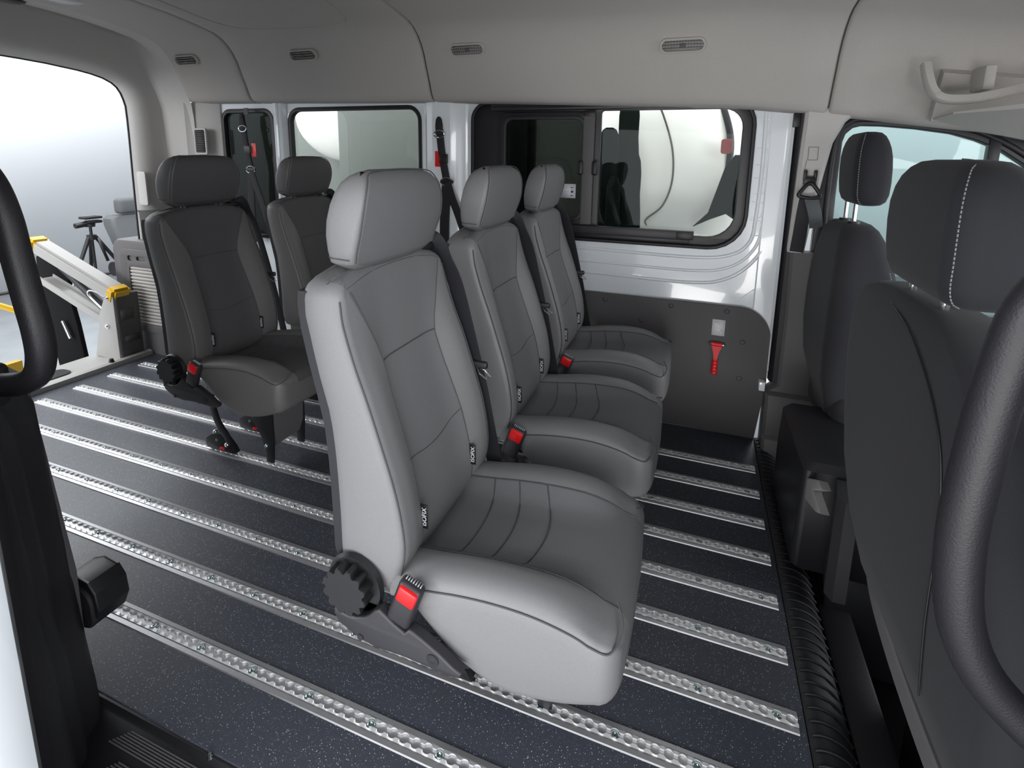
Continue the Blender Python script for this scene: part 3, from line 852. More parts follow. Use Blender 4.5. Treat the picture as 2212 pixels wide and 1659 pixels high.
# red emergency hammer
hm = empty('emergency_hammer', (.036, 1.444, .39), 0, 'red emergency window hammer with grey steel tips on the dark panel', 'hammer')
def loc(o): o.location = -Vector(hm.location); return o
bm = bmesh.new(); add_cyl(bm, (.014, 1.433, .388), (.056, 1.433, .386), .0085, n=16)
o = loc(fin(bm, 'hammer_head', M['red'], hm))
bm = bmesh.new(); add_cyl(bm, (.014, 1.433, .388), (.003, 1.433, .3885), .0062, .001, 12); add_cyl(bm, (.056, 1.433, .386), (.062, 1.433, .3858), .006, .006, 12); add_cyl(bm, (.062, 1.433, .3858), (.068, 1.433, .3856), .006, .001, 12)
loc(fin(bm, 'steel_tip', M['zinc'], hm))
prof = [(.3800, .0185), (.368, .0150), (.352, .0105), (.336, .0075), (.322, .0065)]
bm = bmesh.new(); rings = []
for z, w_ in prof:
    rings.append([Vector((.0355 - (.388 - z) * .03 + sx * w_, yy, z)) for sx, yy in ((-1, 1.447), (-1, 1.429), (1, 1.429), (1, 1.447))])
loft(bm, rings); loc(fin(bm, 'hammer_neck', M['red'], hm))
bm = bmesh.new()
for s in (-1, 1): add_tube(bm, [(.0355 - (.388 - z) * .03 + s * (w_ + .001), 1.436, z) for z, w_ in prof], .0013, 6)
loc(fin(bm, 'neck_edging', M['zinc'], hm))
bm = bmesh.new(); rings = []
for i in range(25):
    z = .324 - i * .0028; r = .0105 + .0016 * math.sin(i * 1.25) + .001 * (i / 24)
    if i in (0, 24): r *= .75
    rings.append([Vector((.0335 + r * 1.0 * math.cos(2 * PI * k / 16), 1.436 + .8 * r * math.sin(2 * PI * k / 16), z)) for k in range(16)])
loft(bm, rings); loc(fin(bm, 'hammer_grip', M['red'], hm, 60))

# ------------------------------------------------------------------ headliner
SEC = [(1.470, 1.352), (1.440, 1.352), (1.410, 1.355), (1.392, 1.362), (1.378, 1.385), (1.362, 1.428), (1.340, 1.478), (1.320, 1.530), (1.298, 1.568), (1.270, 1.600), (1.235, 1.626), (1.198, 1.642), (1.10, 1.660), (.98, 1.676), (.85, 1.686), (.70, 1.692), (.57, 1.693)]
DZ = [(-3.0, .03), (-2.26, .02), (-1.22, .0), (-.5, -.028), (.03, -.045), (.32, -.078), (.8, -.14), (1.3, -.26)]
def section(x, ins=0.0):
    d = interp(DZ, x); pts = []
    for i, (y, z) in enumerate(SEC): pts.append((y, z + d))
    mir = [(1.14 - y, z) for y, z in pts[:-1]][::-1]
    out = []
    for y, z in pts + mir:
        n = Vector((0.57 - y, 1.1 - z)).normalized() * -ins
        out.append(Vector((x, y + n.x, z + n.y)))
    return out
def liner_panel(name, x0, x1, kind=True, extra=None):
    bm = bmesh.new(); rings = []
    xs = [x0, x0 + .004, x0 + .010] + [x0 + .010 + (x1 - x0 - .020) * i / 14 for i in range(1, 14)] + [x1 - .010, x1 - .004, x1]
    for i, x in enumerate(xs):
        ins = .012 if i in (0, len(xs) - 1) else (.004 if i in (1, len(xs) - 2) else 0)
        rings.append(section(x, ins))
    loft(bm, rings, closed=False)
    o = fin(bm, name, M['liner'], None, 60)
    if kind: tag(o, kind='structure')
    return o
liner_panel('ceiling', -2.70, -2.2595)
liner_panel('ceiling', -2.2545, -1.2205)
liner_panel('ceiling', -1.2155, .3175)
liner_panel('ceiling', .3225, 1.35)
bm = bmesh.new()
loft(bm, [section(-2.69 + 4.04 * i / 30, .016) for i in range(31)], closed=False)
o = fin(bm, 'trim_9', M['groove'], None); tag(o, kind='structure')
# raised field and seam lines in the roof lining
bm = bmesh.new()
def ceil_z(x, y):
    yy = y if y >= .57 else 1.14 - y
    t = sorted([(a, b) for a, b in SEC[9:]])
    return interp(t, yy) + interp(DZ, x)
fld = [(-2.10, .57), (-2.14, .98), (-2.10, 1.13), (-1.98, 1.185), (-1.75, 1.195), (-1.56, 1.19), (-1.49, 1.165), (-1.455, 1.08), (-1.42, .8), (-1.42, .57)]
add_tube(bm, [(p.x, p.y, ceil_z(p.x, p.y) - .0005) for p in cr([(a, b, 0) for a, b in fld], 8)], .0035, 8)
o = fin(bm, 'trim_10', M['liner'], None, 80); tag(o, kind='structure')
# outer roof shell keeps the light out
bm = bmesh.new()
loft(bm, [[Vector((x, p.y * 1.0 + (.10 if p.y > .57 else -.10), p.z + .07)) for p in section(x)] for x in [-3.02 + 4.42 * i / 30 for i in range(31)]], closed=False)
o = fin(bm, 'trim_11', M['white'], None); tag(o, kind='structure')

# ------------------------------------------------------------------ rear surround: header and corner trim around the open tailgate
def surround(x, t, lift=0.0, oz=0.0):
    A = [(1.470, 0.55), (1.470, .8), (1.470, 1.1), (1.470, 1.30)] + [(y, z + interp(DZ, -2.7)) for y, z in SEC]
    A = [(1.43, .55), (1.425, .7), (1.420, .9), (1.41, 1.1), (1.402, 1.30), (1.395, 1.37)] + [(y, z + interp(DZ, -2.7)) for y, z in SEC[4:]]
    B = [(1.232, .55), (1.231, .70), (1.233, .829), (1.236, 1.00), (1.240, 1.18), (1.241, 1.28), (1.240, 1.35), (1.232, 1.385), (1.222, 1.415), (1.205, 1.443), (1.180, 1.464), (1.14, 1.482), (1.09, 1.494), (1.03, 1.503), (.97, 1.508), (.90, 1.514), (.80, 1.518), (.70, 1.520), (.57, 1.521)]
    n = len(A); assert len(B) == n, (len(A), len(B))
    out = []
    for i in range(n):
        y = A[i][0] + (B[i][0] - A[i][0]) * t; z = A[i][1] + (B[i][1] - A[i][1]) * t
        s = sstep(8, 13, i)
        out.append(Vector((x, y + oz * (1 - s), z + lift * s)))
    return out + [Vector((p.x, 1.14 - p.y, p.z)) for p in out[-2::-1]]
bm = bmesh.new()
loft(bm, [surround(-2.680, -.005), surround(-2.73, .03, .005), surround(-2.775, .08, .013), surround(-2.783, .09, .036), surround(-2.800, .12, .056), surround(-2.838, .18, .060), surround(-2.862, .28, .045, .01), surround(-2.872, .42, .016, .01), surround(-2.878, .64, .000, .01), surround(-2.890, .82, .004, .006), surround(-2.92, .94, .008), surround(-2.945, .99, .002), surround(-2.955, 1.0, -.0), surround(-2.965, .985, .012)], closed=False)
o = fin(bm, 'wall_back', M['trim'], None, 50); tag(o, kind='structure')
bm = bmesh.new()
add_tube(bm, [(-2.962, p.y, p.z) for p in surround(-2.96, 1.0, 0)], .006, 8)
o = fin(bm, 'trim_12', M['rubber'], None, 80); tag(o, kind='structure')
# lower dark part of the corner
def lowside(s):
    f = (lambda y: y) if s > 0 else (lambda y: 1.14 - y)
    bm = bmesh.new(); rings = []
    for z, d in ((-.02, 0), (.3, 0), (.5, 0), (.62, .002), (.79, .002), (.80, .006)):
        rings.append([Vector((-2.60, f(1.462), z)), Vector((-2.64, f(1.42 - d), z)), Vector((-2.72, f(1.405 - d), z)), Vector((-2.80, f(1.34 - d), z)), Vector((-2.86, f(1.262 - d), z)), Vector((-2.93, f(1.236 - d), z)), Vector((-2.965, f(1.236 - d), z)), Vector((-2.97, f(1.47), z))])
    loft(bm, rings); o = fin(bm, 'trim_13', M['dtrim'], None, 40); tag(o, kind='structure'); return o
lowside(1); lowside(-1)
# D pillar face towards the quarter window
bm = bmesh.new()
loft(bm, [[Vector((-2.725, 1.385, z)), Vector((-2.70, 1.404, z)), Vector((-2.62, 1.430, z)), Vector((-2.555, 1.462, z)), Vector((-2.545, 1.49, z)), Vector((-2.70, 1.49, z))] for z in (.62, .9, 1.2, 1.38)])
o = fin(bm, 'trim_14', M['trim'], None, 30); tag(o, kind='structure')
# cover flap and slotted vent on the corner trim
tag(plate('cover_flap', rrect(-2.93, .83, -2.865, 1.01, .012), [], .006, M['trim'], Matrix.Translation((0, 0, 0)) @ XZ(1.238), None, .002), 'pale rectangular cover on the rear corner trim beside the open tailgate', 'cover flap')
vg = plate('pillar_vent', rrect(-2.690, 1.105, -2.600, 1.245, .010), [rrect(-2.680, 1.115, -2.610, 1.235, .006)], .006, M['trim'], XZ(1.404), None, .002)
tag(vg, 'upright slotted air vent in the rear corner trim beside the quarter window', 'air vent')
bm = bmesh.new()
for k in range(12): add_box(bm, (-2.680, 1.400, 1.118 + .0098 * k), (-2.610, 1.412, 1.123 + .0098 * k), 0, rot=Matrix.Rotation(.4, 3, 'X'))
fin(bm, 'vent_slats', M['dtrim'], vg)
box('vent_backing', (-2.680, 1.408, 1.115), (-2.610, 1.411, 1.235), M['black'], 0, vg)

# ------------------------------------------------------------------ near side body (beyond the sliding door, left of the photographer)
NY = -.155
near_out = [(-2.95, -.10), (-1.19, -.10), (-1.175, .30), (-1.225, .62), (-1.24, .70), (-1.50, .74), (-1.50, 1.40), (-2.95, 1.40)]
o = plate('wall_right', near_out, [rrect(-2.45, .68, -1.58, 1.32, .08)], .02, M['dtrim'], XZ(NY - .01), None, .002); tag(o, kind='structure')
o = plate('window_4_enlarged_for_light', offset_rrect(-2.45, .68, -1.58, 1.32, .08, -.004), [offset_rrect(-2.45, .68, -1.58, 1.32, .08, .018)], .022, M['frame'], XZ(NY - .012), None, .003); tag(o, kind='structure')  # unseen near window, enlarged and clear to let light in
plate('window_pane', offset_rrect(-2.45, .68, -1.58, 1.32, .08, .008), [], .004, MATS['clear_glass'], XZ(NY - .020), o)  # clear pane of the unseen near window, to let light in
# moulded pillar trim with two flutes running down to the floor
bm = bmesh.new(); rings = []
for z, dx, dy in ((-.30, 0, 0), (-.02, 0, 0), (.05, -.004, 0), (.15, -.012, -.002), (.32, -.030, -.002), (.5, -.050, 0), (.65, -.062, 0), (.70, -.066, 0), (.74, -.07, 0), (.79, -.07, 0), (.9, -.07, 0), (1.15, -.07, 0), (1.42, -.07, 0)):
    pr = [(-1.215, -.150), (-1.170, -.152), (-1.150, -.160), (-1.132, -.178), (-1.120, -.205), (-1.098, -.218), (-1.085, -.228), (-1.075, -.245), (-1.062, -.256), (-1.040, -.262), (-1.028, -.275), (-1.02, -.30), (-1.015, -.335), (-1.20, -.335)]
    sh_ = -.30 * sstep(.66, .80, z)
    rings.append([Vector((x + dx + sh_, y + dy, z)) for x, y in pr])
loft(bm, rings); o = fin(bm, 'trim_15', M['blackm'], None, 60); tag(o, kind='structure')
# rubber door seal and white door jamb
bm = bmesh.new(); rings = []
for z in (-.35, 0, .4, .8, 1.2, 1.45):
    rings.append([Vector((-.985 + .012 * math.cos(a) - .0 , -.335 + .020 * math.sin(a), z)) for a in [2 * PI * k / 12 for k in range(12)]])
loft(bm, rings); o = fin(bm, 'trim_16', M['rubber'], None, 60); tag(o, kind='structure')
bm = bmesh.new(); rings = []
for z in (-.45, 0, .5, 1.0, 1.45):
    rings.append([Vector((x, y, z)) for x, y in ((-.985, -.335), (-.972, -.350), (-.930, -.352), (-.915, -.362), (-.905, -.40), (-.93, -.455), (-1.3, -.47), (-1.3, -.335))])
loft(bm, rings); o = fin(bm, 'trim_17', M['white'], None, 40); tag(o, kind='structure')
tag(box('trim_18', (-2.97, -.47, -.45), (-1.29, -.455, 1.45), M['white']), kind='structure')
tag(box('trim_19', (-1.3, -.47, 1.44), (1.4, -.30, 1.50), M['white'], .01), kind='structure')
tag(box('trim_20', (-2.97, -.47, 1.40), (-1.2, -.14, 1.46), M['white'], .01), kind='structure')

# large grab handle on the pillar by the door
gh = empty('grab_handle', (-1.04, -.25, .9), 0, 'thick black looped grab handle at the left edge, in front of the wheelchair lift', 'grab handle', None)
pts = cr([(-1.33, -.25, 1.10), (-1.15, -.25, 1.105), (-1.075, -.25, 1.095), (-1.038, -.25, 1.068), (-1.015, -.25, 1.02), (-1.004, -.25, .96), (-.992, -.25, .90), (-.982, -.25, .85), (-.983, -.25, .81), (-1.002, -.25, .778), (-1.045, -.25, .757), (-1.10, -.25, .745), (-1.135, -.25, .742)], 6)
o = tube('handle_bar', pts, .0185, M['rubber'], gh, 18); o.location = -Vector(gh.location)
bm = bmesh.new()
add_box(bm, (-1.375, -.275, 1.065), (-1.325, -.225, 1.135), .012, 3); add_box(bm, (-1.165, -.275, .700), (-1.12, -.225, .772), .012, 3)
o = fin(bm, 'handle_mount', M['rubber'], gh); o.location = -Vector(gh.location)
# door check / latch unit on the pillar
lt = empty('belt_reel', (-1.188, -.14, .215), 0, 'small black box unit with rounded face on the near pillar over the first rail', 'belt reel')
bm = bmesh.new()
LX, LZ = -1.13, .25
def K(o): o.location = Vector((-LX, .14, -LZ)); o.scale = (1, 1, 1); return o
o = K(plate('reel_housing', [(-1.175, .180), (-1.192, .282), (-1.150, .300), (-1.112, .296), (-1.094, .275), (-1.090, .235), (-1.108, .200), (-1.145, .184)], [], .055, M['black'], XZ(-.112), lt, .004))
bm = bmesh.new(); rings = []
for yy, sc in ((-.140, 1), (-.146, 1), (-.149, .94)):
    rings.append([Vector((-1.140 + (p[0]) * sc, yy, .240 + p[1] * sc)) for p in rrect(-.028, -.050, .040, .042, .03, 6, rs=(.006, .03, .034, .012))])
loft(bm, rings); K(fin(bm, 'reel_cover', M['blackm'], lt, 30))
bm = bmesh.new()
add_tube(bm, [(-1.190, -.141, .283), (-1.150, -.141, .301), (-1.112, -.141, .297)], .0018, 6)
add_tube(bm, [(-1.190, -.141, .283), (-1.174, -.141, .182)], .0015, 6)
add_tube(bm, [(-1.190, -.084, .283), (-1.150, -.084, .301), (-1.112, -.084, .297)], .0018, 6)
K(fin(bm, 'housing_edge', M['inkg'], lt))

# sliding door step: kick plate, tread with ribbed strips
bm = bmesh.new()
def step_prof():
    return [(FY0 + .004, -.003), (FY0 - .004, -.004), (FY0 - .010, -.010), (-.160, -.013), (-.30, -.016), (-.312, -.020), (-.318, -.04), (-.320, -.20), (-.44, -.205), (-.455, -.22), (-.46, -.35)]
xs = [-1.22, -1.0, -.6, -.2, .2, .45]
rings = [[Vector((x, y, z)) for y, z in step_prof()] for x in xs]
loft(bm, rings, closed=False); o = fin(bm, 'trim_21', M['black'], None, 30); tag(o, kind='structure')
st = empty('door_step', (-.6, -.25, -.016), 0, 'black plastic step inside the sliding door with finely ribbed strips, bottom left', 'step')
bm = bmesh.new()
for y0, n, x0 in ((-.168, 7, -1.050), (-.212, 8, -1.02), (-.262, 8, -1.05)):
    for k in range(n):
        yy = y0 - .0044 * k; zz = -.0125 - .02 * (-.16 - yy) / 1.0
        add_tube(bm, [(x0 - .004 * k, yy, zz), (.185, yy, zz)], .0016, 6)
o = fin(bm, 'tread_ribs', M['panel'], st, 80); o.location = -Vector(st.location)
bm = bmesh.new()
for x in (-.86, -.45, -.05): add_cyl(bm, (x, FY0 - .006, -.004), (x, FY0 - .006, .006), .005, .003, 12)
o = fin(bm, 'edge_screw', M['chrome'], st); o.location = -Vector(st.location)

# ------------------------------------------------------------------ roof vents and lamps
def roof_point(x, t):
    """point and inward normal on the vertical haunch of the headliner"""
    y0, z0 = 1.320, 1.530
    return Vector((x, y0, z0 + interp(DZ, x)))
vl = ['small oval air vent nearest the open tailgate', 'second oval air vent from the tailgate, above the rear row', 'oval air vent above the middle pillar between the windows', 'large oval air vent above the sliding window, rightmost']
for i, xc in enumerate((-2.568, -1.834, -1.005, -.170)):
    zc = interp(DZ, xc)
    c = Vector((xc, 1.306, 1.553 + zc)); 
    nrm = Vector((0, -.86, -.51)).normalized(); up = Vector((0, -.51, .86)).normalized(); rt = Vector((1, 0, 0))
    T = Matrix(((rt.x, up.x, -nrm.x * -1, c.x), (rt.y, up.y, nrm.y, c.y), (rt.z, up.z, nrm.z, c.z), (0, 0, 0, 1)))
    v = empty('air_vent', c, 0, vl[i], 'air vent', 'oval air vents in the headliner')
    T0 = Matrix(((1, 0, 0, 0), (0, up.y, nrm.y, 0), (0, up.z, nrm.z, 0), (0, 0, 0, 1)))
    ww, hh = .078, .026
    plate('vent_bezel', rrect(-ww, -hh, ww, hh, .024, 8), [rrect(-ww + .008, -hh + .007, ww - .008, hh - .007, .018, 8)], .016, M['liner'], T0 @ Matrix.Translation((0, 0, .002)), v, .002)
    plate('vent_backing', rrect(-ww + .004, -hh + .004, ww - .004, hh - .004, .02, 8), [], .003, M['groove'], T0 @ Matrix.Translation((0, 0, -.004)), v)
    bm = bmesh.new()
    for k in (-1, 0, 1): add_box(bm, (-ww + .008, k * .011 - .0022, -.002), (ww - .008, k * .011 + .0022, .008), .001, 1)
    bm.transform(T0); fin(bm, 'vent_louvres', M['dtrimv'], v)
    bm = bmesh.new()
    for k in range(-6, 7): add_box(bm, (k * .0098 - .0009, -.017, -.003), (k * .0098 + .0009, .017, .0045), 0)
    add_box(bm, (-.010, -.005, .004), (.010, .005, .010), .002)
    bm.transform(T0); fin(bm, 'vent_fins', M['dtrim'], v)
lp = empty('interior_lamp', (-2.555, .715, ceil_z(-2.555, .715)), 0, 'oblong white interior lamp on the ceiling, cut by the top edge of the photo', 'lamp')
bm = bmesh.new()
def dome(bm, lx, ly, h, mi=0):
    rings = []
    for k in range(6):
        a = .5 * PI * k / 5; s = math.cos(a) * .93 + .07; 
        rings.append([Vector((p[0] * s, p[1] * s, -h * math.sin(a))) for p in rrect(-lx, -ly, lx, ly, min(lx, ly) * .9, 6)])
    loft(bm, rings)
dome(bm, .045, .115, .020); bm.transform(Matrix.Translation((.02, 0, 0))); fin(bm, 'lamp_lens', M['lens'], lp, 70)
bm = bmesh.new(); dome(bm, .060, .130, .010); fin(bm, 'lamp_base', M['trim'], lp, 70)
l2 = empty('ceiling_vent', (-2.755, .655, 1.682), 0, 'flat grey slotted fitting on the ceiling at the top left corner of the photo', 'vent')
bm = bmesh.new(); dome(bm, .024, .09, .014); bm.transform(Matrix.Translation((.0, 0, 0.03))); fin(bm, 'vent_cover', M['dtrim'], l2, 70)

# ------------------------------------------------------------------ wheelchair lift at the tailgate
lf = empty('wheelchair_lift', (-3.0, .9, 0), 0, 'folded-out grey wheelchair lift with yellow end caps at the open tailgate', 'wheelchair lift')
def L(o): o.location = -Vector(lf.location); return o
bm = bmesh.new()
# sill plate with raised inner lip
sp = [(-2.888, .002), (-2.892, .022), (-2.915, .026), (-2.925, .014), (-2.96, .010), (-3.16, .006), (-3.175, -.01), (-3.175, -.09), (-2.888, -.09)]
loft(bm, [[Vector((x, y, z)) for x, z in sp] for y in (-.08, .4, 1.185)])
L(fin(bm, 'sill_plate', M['lift'], lf, 25))
L(plate('grip_patch', rrect(-3.09, .10, -2.985, .85, .035), [], .003, M['grip'], XY(.013), lf))
for yy in (.575, .985):
    bm = bmesh.new(); add_cyl(bm, (-2.915, yy, .02), (-2.915, yy, .042), .014, .009, 14)
    L(fin(bm, 'rubber_buffer', M['black'], lf))
# tower
tw = [(-3.085, .075), (-3.125, .030), (-3.105, .070), (-3.085, .26), (-2.998, .372), (-2.975, .388), (-2.950, .385), (-2.935, .365), (-2.928, .02), (-3.10, .010), (-3.135, .06)]
tw = [(-3.125, .012), (-2.930, .004), (-2.930, .355), (-2.942, .378), (-2.962, .385), (-2.985, .375), (-3.055, .250), (-3.070, .18)]
bm = bmesh.new()
L(plate('tower_plate', tw, [], .012, M['lift'], XZ(1.045), lf, .001))
bm = bmesh.new()
add_box(bm, (-2.985, 1.052, .006), (-2.925, 1.165, .365), .004)
add_box(bm, (-2.93, 1.048, .18), (-2.924, 1.16, .215), .001)
L(fin(bm, 'tower_housing', M['liftd'], lf))
bm = bmesh.new()
for x, z in ((-2.965, .352), (-2.995, .195)):
    add_cyl(bm, (x, 1.038, z), (x, 1.030, z), .013, .012, 18); add_cyl(bm, (x, 1.030, z), (x, 1.025, z), .008, .007, 6)
L(fin(bm, 'pivot_bolt', M['chrome'], lf))
bm = bmesh.new()
add_box(bm, (-2.9245, 1.062, .225), (-2.9225, 1.13, .285), 0); L(fin(bm, 'warning_label', M['dtrim'], lf))
bm = bmesh.new(); add_box(bm, (-2.9245, 1.07, .10), (-2.9225, 1.15, .135), 0); L(fin(bm, 'warning_label', M['dtrim'], lf))
def beam(bm, a, b, hz, y0, y1, bev=.006):
    """rectangular arm from a to b (x,z), height hz, between y0 and y1"""
    a = Vector((a[0], 0, a[1])); b = Vector((b[0], 0, b[1])); d = (b - a).normalized(); n = Vector((-d.z, 0, d.x)) * hz / 2
    rings = []
    for yy in (y0, y1): rings.append([Vector((p.x, yy, p.z)) for p in (a - n, b - n, b + n, a + n)])
    g = loft(bm, rings)
    es = set(e for r in g for v in r for e in v.link_edges)
    bmesh.ops.bevel(bm, geom=list(es), offset=bev, segments=2, affect='EDGES')
bm = bmesh.new(); beam(bm, (-2.965, .370), (-3.56, .578), .078, 1.040, 1.128, .014)
L(fin(bm, 'upper_arm', M['lift'], lf))
bm = bmesh.new(); beam(bm, (-2.925, .355), (-2.985, .377), .086, 1.034, 1.132, .014); L(fin(bm, 'yellow_cap', M['yellow'], lf))
bm = bmesh.new(); beam(bm, (-3.555, .576), (-3.62, .598), .084, 1.036, 1.132, .014); L(fin(bm, 'yellow_cap', M['yellow'], lf))
bm = bmesh.new(); beam(bm, (-2.99, .195), (-3.56, .395), .040, 1.046, 1.054, .002); beam(bm, (-2.99, .195), (-3.56, .395), .006, 1.05, 1.12, .001); beam(bm, (-2.99, .195), (-3.56, .395), .040, 1.116, 1.122, .002)
L(fin(bm, 'lower_arm', M['lift'], lf))
bm = bmesh.new()
add_cyl(bm, (-3.02, 1.085, .235), (-3.40, 1.085, .475), .021, n=18); add_cyl(bm, (-3.40, 1.085, .475), (-3.50, 1.085, .538), .011, n=14)
L(fin(bm, 'hydraulic_cylinder', M['blackm'], lf))
bm = bmesh.new()
add_tube(bm, cr([(-3.02, 1.060, .250), (-3.12, 1.058, .315), (-3.16, 1.058, .350), (-3.14, 1.058, .372), (-3.08, 1.06, .365), (-3.03, 1.06, .345)], 5), .005, 8)
L(fin(bm, 'hydraulic_pipe', M['chrome'], lf))
bm = bmesh.new(); add_cyl(bm, (-3.40, 1.085, .475), (-3.49, 1.085, .532), .0125, n=14); L(fin(bm, 'piston_rod', M['chrome'], lf))
# dark end frame hanging from the arms
end = [(-3.48, .505), (-3.60, .56), (-3.70, .50), (-3.72, .30), (-3.66, .05), (-3.62, -.26), (-3.52, -.28), (-3.46, -.12), (-3.38, -.10), (-3.41, .12), (-3.45, .30), (-3.43, .42)]
L(plate('end_frame', end, [], .018, M['matte'], XZ(1.135), lf, .003))
bm = bmesh.new(); add_cyl(bm, (-3.50, 1.105, .14), (-3.45, 1.105, .04), .010, n=14)
L(fin(bm, 'latch_bar', M['chrome'], lf))
# yellow handrail and the platform lip beyond
bm = bmesh.new(); add_tube(bm, cr([(-4.15, .80, .40), (-4.05, .90, .30), (-3.95, 1.02, .21), (-3.85, 1.12, .13), (-3.72, 1.13, .10)], 6), .017, 12)
L(fin(bm, 'yellow_handrail', M['yellow'], lf, 80))
bm = bmesh.new(); add_box(bm, (-3.34, .30, -.05), (-3.30, .80, .045), .004)
L(fin(bm, 'yellow_platform_lip', M['yellow'], lf))
bm = bmesh.new(); add_box(bm, (-4.2, -.05, -.16), (-3.24, .95, -.12), .01)
L(fin(bm, 'platform', M['alu'], lf))

# rear side locker with louvred heater grille
hb = empty('heater_locker', (-2.98, 1.25, 0), 0, 'dark grey louvred heater housing behind the rear row, beside the lift', 'heater housing')
def H(o): o.location = -Vector(hb.location); return o
bm = bmesh.new(); rings = []
for y, ins in ((1.19, .014), (1.194, .005), (1.206, 0), (1.30, 0), (1.46, 0)):
    rings.append([Vector((p[0], y, p[1])) for p in rrect(-3.135 + ins, -.01, -2.60 - ins, .640 - ins, .05, 6, rs=(.004, .004, .05, .06))])
loft(bm, rings); H(fin(bm, 'housing', M['dtrim'], hb, 40))
o = H(plate('hatch_panel', rrect(-3.065, .13, -2.68, .590, .04), [rrect(-2.995, .17, -2.72, .495, .02), rrect(-3.00, .525, -2.96, .555, .014), rrect(-2.93, .530, -2.86, .552, .010)], .008, M['dtrim'], XZ(1.187), hb, .003))
bm = bmesh.new()
for k in range(17): add_box(bm, (-2.995, 1.184, .172 + .0192 * k), (-2.72, 1.194, .186 + .0192 * k), .001, 1, rot=Matrix.Rotation(.45, 3, 'X'))
H(fin(bm, 'grille_slats', M['liner'], hb))

# ------------------------------------------------------------------ studio things seen through the tailgate
tp = empty('camera_tripod', (-7.0, 3.36, GZ), 0, 'black camera tripod standing by the white studio wall', 'tripod')
bm = bmesh.new()
add_cyl(bm, (0, 0, .05 + .15), (0, 0, .86), .016, n=12); add_cyl(bm, (0, 0, .70), (0, 0, .76), .045, .05, 14)
fin(bm, 'centre_column', M['black'], tp)
for ax, ay in ((0.05, -.36), (.10, .42), (-.30, .10)):
    bm = bmesh.new()
    a = Vector((ax * .08, ay * .08, .74)); b = Vector((ax * .62, ay * .62, .34)); c = Vector((ax, ay, .02))
    add_cyl(bm, a, b, .024, .020, 12); lg = fin(bm, 'tripod_leg', M['black'], tp)
    bm = bmesh.new(); add_cyl(bm, b, c, .014, .011, 12); fin(bm, 'leg_tube', M['zinc'], lg)
    bm = bmesh.new(); add_cyl(bm, c + Vector((0, 0, .03)), c - Vector((0, 0, .015)), .02, .02, 12); fin(bm, 'rubber_foot', M['black'], lg)
bm = bmesh.new(); add_cyl(bm, (.03, .05, .72), (.05, .12, .42), .017, n=10); fin(bm, 'pan_handle', M['black'], tp)
bm = bmesh.new()
add_cyl(bm, (0, 0, .86), (0, 0, .895), .05, .055, 16); add_box(bm, (-.05, -.04, .90), (.05, .12, .935), .012); add_cyl(bm, (0, -.16, .885), (0, -.02, .90), .032, n=12); add_box(bm, (-.07, -.08, .955), (.06, .12, .985), .012)
fin(bm, 'tripod_head', M['black'], tp)

# spare seat left in the studio
def soft_slab(bm, c, sx, sy, sz, r):
    add_box(bm, (c[0] - sx / 2, c[1] - sy / 2, c[2] - sz / 2), (c[0] + sx / 2, c[1] + sy / 2, c[2] + sz / 2), r, 5)
ss = empty('spare_seat', (-6.5, 3.62, GZ), 0, 'single grey vehicle seat standing outside the tailgate behind the tripod', 'seat')
gv = M['dvinyl']; sg = mat('plain_grey_cloth', (.085, .09, .094), .8, noise=.05, nscale=300)
bm = bmesh.new(); soft_slab(bm, (-.1, .02, 1.12), .14, .42, .19, .045); fin(bm, 'headrest', sg, ss)
bm = bmesh.new(); rings = []
for z, h, x in ((.42, .24, .02), (.55, .265, 0), (.75, .295, -.05), (.90, .31, -.10), (.98, .30, -.12), (1.01, .26, -.12)):
    rings.append([Vector((x + a, b, z)) for a, b in rrect(-.10, -h, .10, h, .05, 5)])
loft(bm, rings); fin(bm, 'backrest', sg, ss)
bm = bmesh.new(); soft_slab(bm, (.22, .0, .42), .56, .62, .18, .05); fin(bm, 'seat_cushion', sg, ss)
bm = bmesh.new(); add_cyl(bm, (.0, -.33, .40), (0, -.37, .40), .085, n=18); fin(bm, 'recliner_knob', M['black'], ss)
box('release_button', (.05, -.34, .46), (.09, -.31, .50), M['red'], .004, ss)
bm = bmesh.new()
for y in (-.22, .22): add_box(bm, (-.05, y - .03, 0), (.45, y + .03, .34), .01)
fin(bm, 'leg', M['dtrim'], ss)

